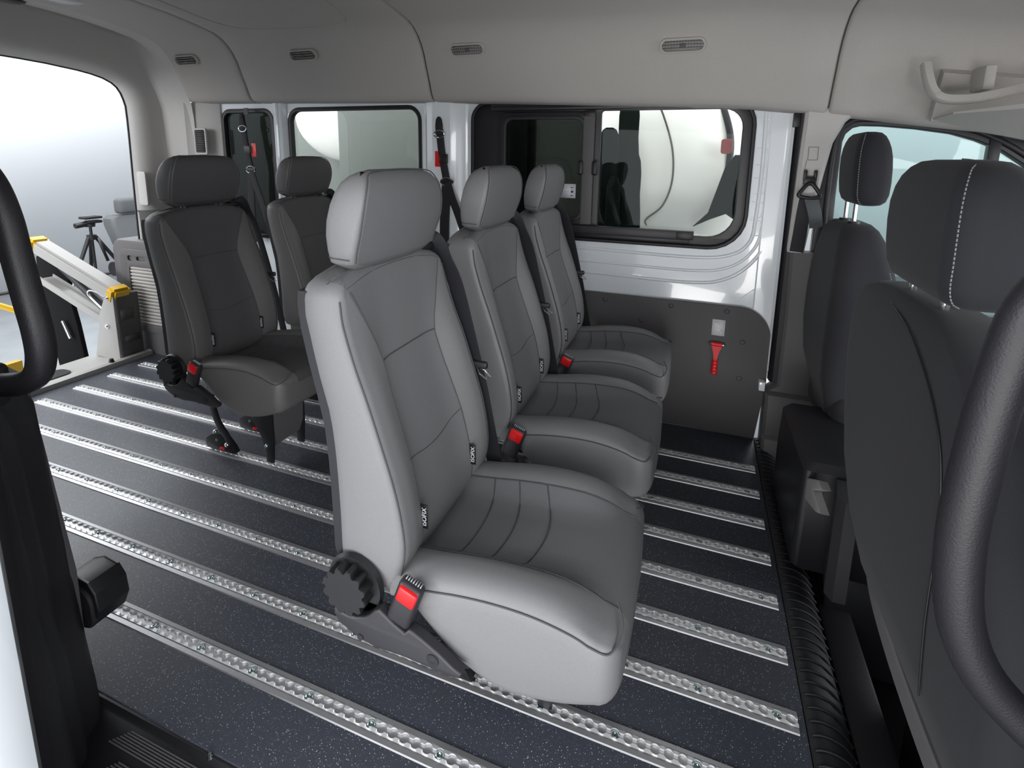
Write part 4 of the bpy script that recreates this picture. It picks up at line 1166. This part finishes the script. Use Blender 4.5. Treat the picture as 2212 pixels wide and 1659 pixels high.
# ------------------------------------------------------------------ retracting belts hanging on the far wall pillars
def wall_belt(loc, label, lean, tagx):
    t = empty('wall_belt', loc, 0, label, 'seat belt', 'black belts hanging from the far wall pillars')
    bm = bmesh.new()
    up = cr([(-.020, 0, 0), (-.012, -.004, -.07), (0, -.004, -.150), (.012, -.004, -.21), (.020, -.004, -.235)], 5)
    add_strap(bm, up, (1, 0, .12), .034, .003)
    # rounded head
    add_strap(bm, [(-.022, .0, .055), (-.022, -.003, .045), (-.021, -.004, .02), (-.020, -.004, -.02)], (1, 0, .1), [.012, .026, .034, .034], .004)
    o = fin(bm, 'upper_webbing', M['belt'], t, 40)
    bm = bmesh.new()
    add_strap(bm, cr([(.018, -.008, -.232), (.010, -.008, -.32), (.004, -.008, -.42), (.002, -.006, -.50), (.000, -.004, -.62)], 4), (1, 0, 0), .046, .002)
    add_strap(bm, cr([(.022, -.010, -.232), (.045, -.014, -.30), (.085, -.02, -.39), (lean, -.03, -.50)], 4), (1, 0, .35), .036, .002)
    fin(bm, 'lower_webbing', M['belt'], t, 40)
    for (cx, cz, r) in ((-.018, -.020, .026), (.018, -.232, .030)):
        bm = bmesh.new()
        add_tube(bm, [(cx + r * math.cos(a), -.010, cz + r * .62 * math.sin(a)) for a in [2 * PI * k / 20 for k in range(20)]], .0028, 8, True)
        fin(bm, 'steel_ring', M['chrome'], t)
    bm = bmesh.new(); add_box(bm, (-.014, -.014, -.238), (.052, -.006, -.224), .003)
    fin(bm, 'ring_bar', M['black'], t)
    bm = bmesh.new(); add_box(bm, (-.020, -.012, -.150), (.024, -.004, -.108), .004)
    fin(bm, 'adjuster', M['black'], t)
    box('red_pull_tag', (tagx - .015, -.002, -.165), (tagx + .015, .001, -.095), M['red'], .001, t)
    return t
wall_belt((-1.178, 1.424, 1.232), 'black belt with steel rings and red tag on the white pillar between the windows', .13, -.030)
wall_belt((-2.335, 1.424, 1.262), 'black belt with steel rings in front of the dark quarter window', .13, .040)
box('belt_hanger', (-.010, -.002, .05), (.020, .004, .085), M['dtrim'], .002, [o for o in S.objects if o.name == 'wall_belt.001'][0])

# ------------------------------------------------------------------ front step nosing and cab floor
bm = bmesh.new()
npf = [(.206, -.30), (.206, .000), (.214, .004), (.235, .004), (.262, -.006), (.290, -.030), (.305, -.075), (.312, -.15), (.316, -.30)]
loft(bm, [[Vector((x, y, z)) for x, z in npf] for y in (-.20, .3, .8, 1.46)])
ns = fin(bm, 'step_nosing', M['black'], None, 50)
tag(ns, 'black ribbed nosing along the front edge of the vinyl floor, behind the front seats', 'nosing')
bm = bmesh.new()
for i in range(58):
    y = -.16 + .028 * i
    add_tube(bm, cr([(.212, y, .004), (.225, y + .004, .0055), (.245, y + .008, .002), (.272, y + .012, -.012), (.296, y + .014, -.040)], 3), .0028, 6)
rb = fin(bm, 'nosing_ribs', M['black'], ns, 80)
tag(box('trim_22', (.3165, -.46, -.34), (1.45, 1.46, -.29), M['black']), kind='structure')
tag(box('trim_23', (.318, .12, -.289), (.40, 1.40, -.10), M['rubber'], .01), kind='structure')

# ------------------------------------------------------------------ far side front pillar and trims
def prism(name, prof, y0, y1, m, bev=.003, parent=None, kind=True):
    """outline in X-Z, thickness along Y"""
    o = plate(name, prof, [], abs(y1 - y0), m, XZ((y0 + y1) / 2), parent, bev)
    if kind: tag(o, kind='structure')
    return o
bm = bmesh.new()
loft(bm, [[Vector(p) for p in ((.232, 1.47, z), (.236, 1.440, z), (.246, 1.425, z), (.262, 1.425, z), (.268, 1.47, z))] for z in (.262, .6, 1.0, 1.40)])
tag(fin(bm, 'trim_24', M['rubber'], None, 30), kind='structure')
tag(box('trim_25', (.222, 1.430, 1.235), (.246, 1.45, 1.285), M['black'], .003), kind='structure')
# warm grey upper pillar
bm = bmesh.new(); rings = []
for z, a, b in ((.785, .244, .300), (.80, .243, .302), (.95, .246, .318), (1.08, .248, .335), (1.18, .250, .350), (1.25, .252, .380), (1.30, .252, .43), (1.40, .252, .47)):
    rings.append([Vector(p) for p in ((a, 1.47, z), (a + .002, 1.412, z), (a + .012, 1.402, z), (b - .012, 1.402, z), (b, 1.415, z), (b + .004, 1.47, z))])
loft(bm, rings); tag(fin(bm, 'trim_26', M['trim'], None, 40), kind='structure')
bm = bmesh.new()
for a, b in (((.276, 1.0, 1.165), (.276, 1.0, 1.12)), ((.306, 1.0, 1.165), (.306, 1.0, 1.12)), ((.276, 1, 1.165), (.306, 1, 1.165)), ((.276, 1, 1.12), (.306, 1, 1.12)), ((.273, 1, 1.12), (.270, 1, 1.08))):
    add_tube(bm, [(a[0], 1.4015, a[2]), (b[0], 1.4015, b[2])], .0008, 5)
tag(fin(bm, 'trim_27', M['groove'], None, 40), kind='structure')
# dark middle part and stepped foot
bm = bmesh.new(); rings = []
for z, a, b in ((.235, .228, .46), (.262, .262, .46), (.30, .262, .46), (.55, .262, .44), (.785, .256, .42)):
    rings.append([Vector(p) for p in ((a, 1.47, z), (a, 1.418, z), (a + .010, 1.408, z), (b, 1.408, z), (b, 1.47, z))])
loft(bm, rings); tag(fin(bm, 'trim_28', M['dtrim'], None, 40), kind='structure')
bm = bmesh.new(); rings = []
for y, z in ((1.408, .235), (1.385, .225), (1.375, .205), (1.372, .10), (1.380, .075), (1.383, .062), (1.366, .052), (1.360, .035), (1.358, -.01), (1.362, -.03)):
    rings.append([Vector((.222, 1.47, z)), Vector((.222, y + .012, z)), Vector((.232, y, z)), Vector((.45, y, z)), Vector((.45, 1.47, z))])
loft(bm, rings); tag(fin(bm, 'trim_29', M['dtrim'], None, 35), kind='structure')

# front door with window
dout = [(.33, -.1), (1.40, -.1), (1.40, .80), (1.16, 1.06), (.98, 1.20), (.84, 1.30), (.33, 1.38)]
dh = [(.395, .60), (1.22, .60), (1.22, .84), (1.10, .95), (.96, 1.065), (.90, 1.115), (.84, 1.158), (.77, 1.190), (.70, 1.212), (.60, 1.228), (.50, 1.238), (.44, 1.240), (.412, 1.232), (.393, 1.212), (.386, 1.185), (.386, 1.0)]
dd = plate('door_1', dout, [dh], .03, M['frame'], XZ(1.465), None, .004); tag(dd, kind='structure')
plate('window_pane', [(x, z) for x, z in [(.37, .58), (1.24, .58), (1.24, .86), (.98, 1.075), (.85, 1.175), (.70, 1.228), (.44, 1.256), (.38, 1.22)]], [], .004, MATS['door_glass'], XZ(1.472), dd)
bm = bmesh.new(); add_box(bm, (.800, 1.440, .58), (.832, 1.468, 1.21), .003); fin(bm, 'window_divider', M['frame'], dd)
bm = bmesh.new(); add_tube(bm, cr([(.365, 1.446, .60), (.360, 1.446, 1.0), (.366, 1.446, 1.20), (.392, 1.446, 1.245), (.44, 1.446, 1.262), (.60, 1.446, 1.252), (.72, 1.446, 1.234), (.82, 1.446, 1.194), (.92, 1.446, 1.128), (1.05, 1.446, 1.02), (1.2, 1.446, .88)], 6), .010, 10)
fin(bm, 'door_seal', M['rubber'], dd, 80)
# overhead shelf above the cab
sh = empty('overhead_shelf', (.7, 1.2, 1.33), 0, 'grey moulded overhead shelf with a rail, top right above the front door window', 'shelf')
bm = bmesh.new()
pth = cr([(.528, 1.23, 1.405), (.533, 1.21, 1.36), (.545, 1.198, 1.322), (.568, 1.192, 1.302), (.605, 1.188, 1.297), (.65, 1.180, 1.300), (.71, 1.165, 1.314), (.78, 1.13, 1.332), (.90, 1.08, 1.350), (1.05, 1.0, 1.36)], 6)
add_strap(bm, pth, [Vector((0, .25, 1)) if i > 14 else Vector((1, .3, .5 - i * .02)) for i in range(len(pth))], .024, .008)
o = fin(bm, 'shelf_rail', M['liner'], sh, 50); o.location = -Vector(sh.location)
bm = bmesh.new()
add_box(bm, (.668, 1.215, 1.325), (.696, 1.30, 1.395), .006)
o = fin(bm, 'shelf_post', M['liner'], sh); o.location = -Vector(sh.location)
bm = bmesh.new()
loft(bm, [[Vector((.60, 1.19, 1.262)), Vector((.60, 1.33, 1.255)), Vector((.60, 1.33, 1.250)), Vector((.60, 1.19, 1.257))], [Vector((.72, 1.10, 1.275)), Vector((.72, 1.33, 1.235)), Vector((.72, 1.33, 1.215)), Vector((.72, 1.10, 1.262))], [Vector((1.1, .95, 1.29)), Vector((1.1, 1.33, 1.16)), Vector((1.1, 1.33, 1.13)), Vector((1.1, .95, 1.27))]])
o = fin(bm, 'shelf_lip', M['liner'], sh); o.location = -Vector(sh.location)
bm = bmesh.new()
loft(bm, [[Vector((x, 1.30, 1.40 - (x - .5) * .12)), Vector((x, 1.345, 1.26 - (x - .5) * .12)), Vector((x, 1.36, 1.26 - (x - .5) * .12)), Vector((x, 1.33, 1.42 - (x - .5) * .12))] for x in (.60, .7, .9, 1.1)])
o = fin(bm, 'shelf_back', M['liner'], sh); o.location = -Vector(sh.location)

# driver belt on the front pillar
db = empty('driver_belt', (.287, 1.395, 1.05), 0, 'black belt anchor with grey webbing on the warm grey pillar behind the driver seat', 'seat belt')
bm = bmesh.new()
for s in (-1, 1): add_box(bm, (.288 + s * .016 - .005, 1.380, 1.045), (.288 + s * .016 + .005, 1.400, 1.085), .003)
add_box(bm, (.268, 1.378, 1.030), (.308, 1.400, 1.062), .006)
o = fin(bm, 'belt_anchor', M['black'], db); o.location = -Vector(db.location)
bm = bmesh.new(); add_tube(bm, cr([(.288, 1.375, 1.040), (.262, 1.370, 1.012), (.256, 1.368, .995), (.285, 1.366, .988), (.318, 1.366, .992), (.316, 1.370, 1.010)], 5, True), .007, 8, True)
o = fin(bm, 'belt_loop', M['black'], db, 80); o.location = -Vector(db.location)
bm = bmesh.new(); add_strap(bm, [(.282, 1.372, .995), (.279, 1.385, .93), (.276, 1.392, .85), (.272, 1.395, .79)], (1, 0, 0), .044, .002)
o = fin(bm, 'belt_down', M['belt'], db); o.location = -Vector(db.location)
bm = bmesh.new(); add_strap(bm, cr([(.292, 1.366, .995), (.312, 1.362, .93), (.322, 1.378, .885)], 4), (1, 0, .3), .042, .002)
o = fin(bm, 'belt_diagonal', M['beltg'], db); o.location = -Vector(db.location)

# ------------------------------------------------------------------ front seats
def rr_ring(z, x0, x1, y0, y1, r, n=5, tilt=0):
    return [Vector((a, b, z + tilt * (b - (y0 + y1) / 2))) for a, b in rrect(x0, y0, x1, y1, r, n)]
def stitch(bm, pts, r=.0013, gap=.0075):
    P = cr(pts, 12); acc = 0; cur = []
    L_ = [0]
    for a, b in zip(P, P[1:]): L_.append(L_[-1] + (b - a).length)
    s = 0
    while s < L_[-1]:
        def at(q):
            for i in range(len(L_) - 1):
                if L_[i + 1] >= q: 
                    t = (q - L_[i]) / max(L_[i + 1] - L_[i], 1e-9); return P[i].lerp(P[i + 1], t)
            return P[-1]
        add_cyl(bm, at(s), at(min(s + gap * .68, L_[-1])), r, n=5); s += gap
def front_headrest(parent, x0, x1, y0, y1, z0, z1, posts):
    bm = bmesh.new(); rings = []
    yc = (y0 + y1) / 2; h = (y1 - y0) / 2; H_ = z1 - z0
    prof = [(0, .62, .35), (.015, .80, .6), (.06, .89, .85), (.16, .94, .97), (.32, .985, 1.0), (.50, 1.0, 1.0), (.66, .99, .97), (.78, .95, .90), (.87, .89, .80), (.94, .80, .66), (.985, .66, .48), (1.0, .45, .25)]
    xc = (x0 + x1) / 2
    for t, sh_, sx in prof:
        hx = (x1 - x0) / 2 * sx; off = .012 * (1 - t)
        rings.append(rr_ring(z0 + H_ * t, xc - hx + off, xc + hx + off, yc - h * sh_, yc + h * sh_, min(hx, .040) * .92, 6))
    loft(bm, rings)
    o = fin(bm, 'headrest', M['fcloth'], parent, 70)
    bm = bmesh.new()
    pts = []
    for t, sh_, sx in prof[1:10]:
        hx = (x1 - x0) / 2 * sx; rr_ = min(hx, .04) * .92; off = .012 * (1 - t)
        a = PI + .25 * PI
        pts.append((xc - hx + off + rr_ + rr_ * math.cos(a) - .0008, yc - h * sh_ + rr_ + rr_ * math.sin(a) - .0008, z0 + H_ * t))
    t, sh_, sx = prof[9]
    pts += [(xc - .02, yc - h * .62, z1 - .0065), (xc - .008, yc - h * .38, z1 - .001), (xc, yc, z1 + .0015)]
    stitch(bm, pts); fin(bm, 'stitching', M['stitch'], o)
    for py in posts:
        bm = bmesh.new(); add_cyl(bm, (xc, py, z0 - .075), (xc, py, z0 + .02), .0075, n=16); p = fin(bm, 'headrest_post', M['chrome'], parent)
        bm = bmesh.new()
        rings = [[Vector((xc + r * 1.0 * math.cos(2 * PI * k / 20), py + r * 1.35 * math.sin(2 * PI * k / 20), z0 - z)) for k in range(20)] for r, z in ((.020, .075), (.020, .060), (.016, .054), (.010, .052))]
        loft(bm, rings); fin(bm, 'post_collar', M['black'], p)
    return o

ds = empty('front_driver_seat', (.40, 1.2, 0), 0, 'charcoal cloth driver seat by the far front door, headrest raised on long posts', 'seat')
def D(o): o.location = -Vector(ds.location); return o
bm = bmesh.new(); rings = []
for z, xr, xf, y0, y1, r in ((.30, .355, .40, 1.08, 1.26, .02), (.36, .345, .47, 1.06, 1.34, .03), (.44, .325, .505, 1.04, 1.40, .04), (.55, .318, .51, 1.025, 1.425, .045), (.66, .318, .505, 1.02, 1.43, .05), (.76, .322, .49, 1.03, 1.425, .05), (.83, .328, .475, 1.05, 1.41, .05), (.88, .335, .46, 1.075, 1.39, .05), (.91, .343, .445, 1.10, 1.36, .045), (.925, .355, .43, 1.13, 1.33, .035)):
    rings.append(rr_ring(z, xr, xf, y0, y1, r, 6))
loft(bm, rings); bk = D(fin(bm, 'backrest', M['fcloth'], ds, 70))
bm = bmesh.new(); stitch(bm, [(.458, 1.040, .80), (.478, 1.027, .72), (.492, 1.020, .64), (.498, 1.022, .56)]); D(fin(bm, 'stitching', M['stitch'], ds))
bm = bmesh.new()
hd = front_headrest(ds, .345, .445, 1.085, 1.315, .985, 1.205, ())
hd.location = -Vector(ds.location)
for y in (1.185, 1.290):
    bm = bmesh.new(); add_cyl(bm, (.388, y, .915), (.388, y, 1.0), .0065, n=14)
    D(fin(bm, 'headrest_post', M['chrome'], ds))
    bm = bmesh.new(); add_cyl(bm, (.388, y, .918), (.388, y, .932), .020, .017, 18)
    D(fin(bm, 'post_collar', M['black'], ds))
bm = bmesh.new()
add_box(bm, (.36, 1.02, .22), (.85, 1.42, .40), .05, 4); D(fin(bm, 'seat_cushion', M['fcloth'], ds))
bm = bmesh.new(); rings = []
for z, ins in ((.012, .004), (.02, 0), (.20, .0), (.305, .004), (.325, .020)):
    rings.append(rr_ring(z, .236 + ins, .62, .74 + ins, 1.14 - ins, .02, 4))
loft(bm, rings); D(fin(bm, 'seat_base', M['black'], ds, 30))
D(box('seat_pedestal', (.33, .76, -.287), (.60, 1.12, .012), M['black'], .01, ds))
bm = bmesh.new()
out = [(.752, .125), (.775, .150), (.83, .142), (.815, .118), (.80, .118), (.79, .085), (.762, .060), (.745, .100)]
D(plate('adjuster_lever', [(0.805, 0.215), (0.733, 0.226), (0.628, 0.265), (0.589, 0.288), (0.682, 0.290), (0.60, 0.345), (0.64, 0.343), (0.772, 0.269), (0.805, 0.240)], [], .016, M['dtrimv'], YZ(.262), ds, .003))
bm = bmesh.new()
loft(bm, [[Vector((x, y, z)) for x, y in ((.302, .665), (.316, .640), (.345, .640), (.345, .738), (.316, .738))] for z in (.02, .06, .07, .275, .30)])
D(fin(bm, 'base_bracket', M['blackm'], ds, 30))

ps = empty('front_passenger_seat', (.38, .45, 0), 0, 'charcoal cloth front passenger seat with big stitched headrest, at the right edge', 'seat')
def Q(o): o.location = -Vector(ps.location); return o
bm = bmesh.new(); rings = []
for z, xr, xf, y0, y1, r in ((.225, .335, .40, .02, .45, .02), (.25, .318, .46, -.02, .53, .03), (.32, .306, .50, -.02, .61, .035), (.42, .302, .50, -.02, .695, .04), (.54, .300, .50, 0.0, .752, .05), (.66, .302, .49, .05, .790, .05), (.74, .305, .475, .10, .800, .05), (.79, .309, .46, .16, .795, .05), (.825, .316, .45, .24, .765, .05), (.842, .326, .435, .31, .72, .045), (.850, .340, .42, .36, .67, .04)):
    rings.append(rr_ring(z, xr, xf, y0, y1, r, 6))
loft(bm, rings); Q(fin(bm, 'backrest', M['fcloth'], ps, 70))
bm = bmesh.new()
add_tube(bm, cr([(.3195, .560, .828), (.308, .43, .815), (.3035, .34, .785), (.3005, .25, .730), (.2995, .195, .66), (.2985, .17, .56), (.2985, .16, .42), (.303, .15, .30)], 6), .0016, 6)
Q(fin(bm, 'seam_piping', M['black'], ps, 80))
# outer half of the double seat
bm = bmesh.new(); rings = []
for z, xr, xf, y0, y1, r in ((.22, .375, .44, -.09, .00, .02), (.30, .36, .50, -.11, .09, .04), (.45, .35, .52, -.12, .12, .05), (.60, .35, .51, -.12, .14, .05), (.72, .355, .49, -.11, .15, .05), (.80, .36, .47, -.10, .12, .05), (.84, .37, .45, -.08, .06, .04)):
    rings.append(rr_ring(z, xr, xf, y0, y1, r, 6))
loft(bm, rings); Q(fin(bm, 'outer_backrest', M['fcloth'], ps, 70))
bm = bmesh.new(); stitch(bm, [(.356, .10, .80), (.352, .075, .72), (.350, .06, .64)]); Q(fin(bm, 'stitching', M['stitch'], ps))
hr = front_headrest(ps, .300, .432, .300, .640, .872, 1.122, (.440, .595))
for o in S.objects:
    if o.parent == ps and o.name.startswith('headrest'): o.location = -Vector(ps.location)
bm = bmesh.new(); rings = []
add_strap(bm, cr([(.345, .555, .30), (.335, .47, .245), (.330, .36, .222), (.330, .20, .205), (.335, .0, .195), (.34, -.2, .19)], 5), (0, -.2, 1), .045, .006)
Q(fin(bm, 'lower_edge_trim', M['dtrim'], ps))
bm = bmesh.new()
add_box(bm, (.50, -.10, .10), (.90, .58, .30), .04, 4); Q(fin(bm, 'seat_cushion', M['fcloth'], ps))
bm = bmesh.new(); add_box(bm, (.46, -.10, -.289), (.80, .55, .10), .02); Q(fin(bm, 'seat_base', M['black'], ps))

# near front grab handle
g2 = empty('door_grab_handle', (.2, -.18, .85), 0, 'long black grab bar running down the right edge of the photo by the sliding door', 'grab handle')
pts = cr([(.345, -.185, 1.075), (.285, -.180, 1.073), (.222, -.180, 1.053), (.184, -.180, 1.010), (.171, -.180, .945), (.165, -.180, .86), (.164, -.180, .785), (.173, -.180, .715), (.192, -.180, .668), (.222, -.180, .633), (.27, -.182, .600), (.345, -.185, .575)], 6)
o = tube('handle_bar', pts, [.0180] * len(pts), M['rubber'], g2, 20); o.location = -Vector(g2.location)
bm = bmesh.new()
for z in (1.075, .575): add_box(bm, (.318, -.215, z - .05), (.350, -.155, z + .05), .014, 3)
o = fin(bm, 'handle_mount', M['rubber'], g2); o.location = -Vector(g2.location)
bm = bmesh.new(); rings = []
for z in (-.30, .3, .8, 1.45): rings.append(rr_ring(z, .345, .45, -.47, -.14, .02, 4))
loft(bm, rings); tag(fin(bm, 'trim_30', M['blackm'], None, 40), kind='structure')

# ------------------------------------------------------------------ shapes added beyond the far windows to stand in for glass reflections
pv = empty('window_reflection_body', (-1.0, 3.0, GZ), 0, 'cream shapes close outside the far windows, standing in for reflections in the glass', 'reflection stand-in')  # invented body whose cream and grey shapes imitate reflections
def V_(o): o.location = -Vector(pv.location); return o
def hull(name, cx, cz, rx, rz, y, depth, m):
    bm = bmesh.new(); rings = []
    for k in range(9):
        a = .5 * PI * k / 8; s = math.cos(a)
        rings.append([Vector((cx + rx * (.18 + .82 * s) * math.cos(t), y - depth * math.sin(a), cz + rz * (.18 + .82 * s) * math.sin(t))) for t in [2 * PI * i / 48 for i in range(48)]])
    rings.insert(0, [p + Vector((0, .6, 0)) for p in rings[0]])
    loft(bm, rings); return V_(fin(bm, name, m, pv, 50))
hull('reflected_cream_left', -2.72, 1.43, .56, .38, 2.85, .20, M['cream'])
hull('reflected_cream_right', -.26, 1.02, .46, .62, 2.30, .28, M['cream'])
V_(box('reflected_grey_back', (-3.9, 3.0, GZ + .2), (-1.3, 3.5, 1.9), M['greygreen'], .08, pv))
V_(box('reflected_grey_slab', (-2.615, 2.50, .1), (-1.3, 3.01, 1.85), M['greygreen'], .02, pv))
V_(box('reflected_cream_back', (-1.15, 2.55, GZ + .2), (.42, 3.4, 1.9), M['cream'], .15, pv))
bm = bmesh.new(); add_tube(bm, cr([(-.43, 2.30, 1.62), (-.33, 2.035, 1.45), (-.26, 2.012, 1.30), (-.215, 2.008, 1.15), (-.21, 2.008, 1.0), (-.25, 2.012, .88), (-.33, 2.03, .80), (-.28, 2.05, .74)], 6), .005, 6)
V_(fin(bm, 'reflected_line', M['groove'], pv, 80))
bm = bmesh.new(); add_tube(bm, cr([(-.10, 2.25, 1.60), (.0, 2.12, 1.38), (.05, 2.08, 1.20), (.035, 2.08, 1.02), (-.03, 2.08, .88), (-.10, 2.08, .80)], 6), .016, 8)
V_(fin(bm, 'reflected_dark_line', M['black'], pv, 80))
V_(plate('reflected_dark_wedge', [(-.095, .79), (-.03, .86), (.0, .97), (.03, 1.08), (.07, 1.14), (.14, 1.14), (.14, .80), (.05, .86), (-.02, .83)], [], .03, M['dark'], XZ(1.985), pv, .004))  # dark wedge added to imitate the front seats mirrored in the pane
V_(plate('reflected_red_spot', rrect(.005, 1.145, .055, 1.215, .012), [], .02, M['refl_red'], Matrix.Translation((0, 0, 0)) @ XZ(2.02), pv, .003))  # red patch of the imitated reflection
dsx = empty('reflected_seat_row', (-.45, 1.87, GZ), 0, 'row of dark green-black seat shapes standing in for reflections in the clear pane of the sliding window', 'reflected seats stand-in')
for x0, x1, zt, y in ((-.470, -.372, 1.42, 1.90), (-.560, -.452, 1.262, 1.86), (-.425, -.342, 1.146, 1.83), (-.50, -.43, 1.03, 1.80)):  # flat dark shapes added to imitate seats reflected in the pane
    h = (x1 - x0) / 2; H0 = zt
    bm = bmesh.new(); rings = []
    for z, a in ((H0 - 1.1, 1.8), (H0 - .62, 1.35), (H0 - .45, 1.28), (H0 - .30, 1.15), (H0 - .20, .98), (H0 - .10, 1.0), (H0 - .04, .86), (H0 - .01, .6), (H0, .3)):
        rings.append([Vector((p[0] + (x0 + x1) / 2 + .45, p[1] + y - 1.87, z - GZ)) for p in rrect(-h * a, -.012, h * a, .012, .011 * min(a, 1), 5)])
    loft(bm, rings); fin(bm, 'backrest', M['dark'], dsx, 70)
box('reflected_row_plinth', (-.75, 1.79, GZ), (-.15, 1.92, .08), M['dark'], .01, dsx).location = (.45, -1.87, -GZ)
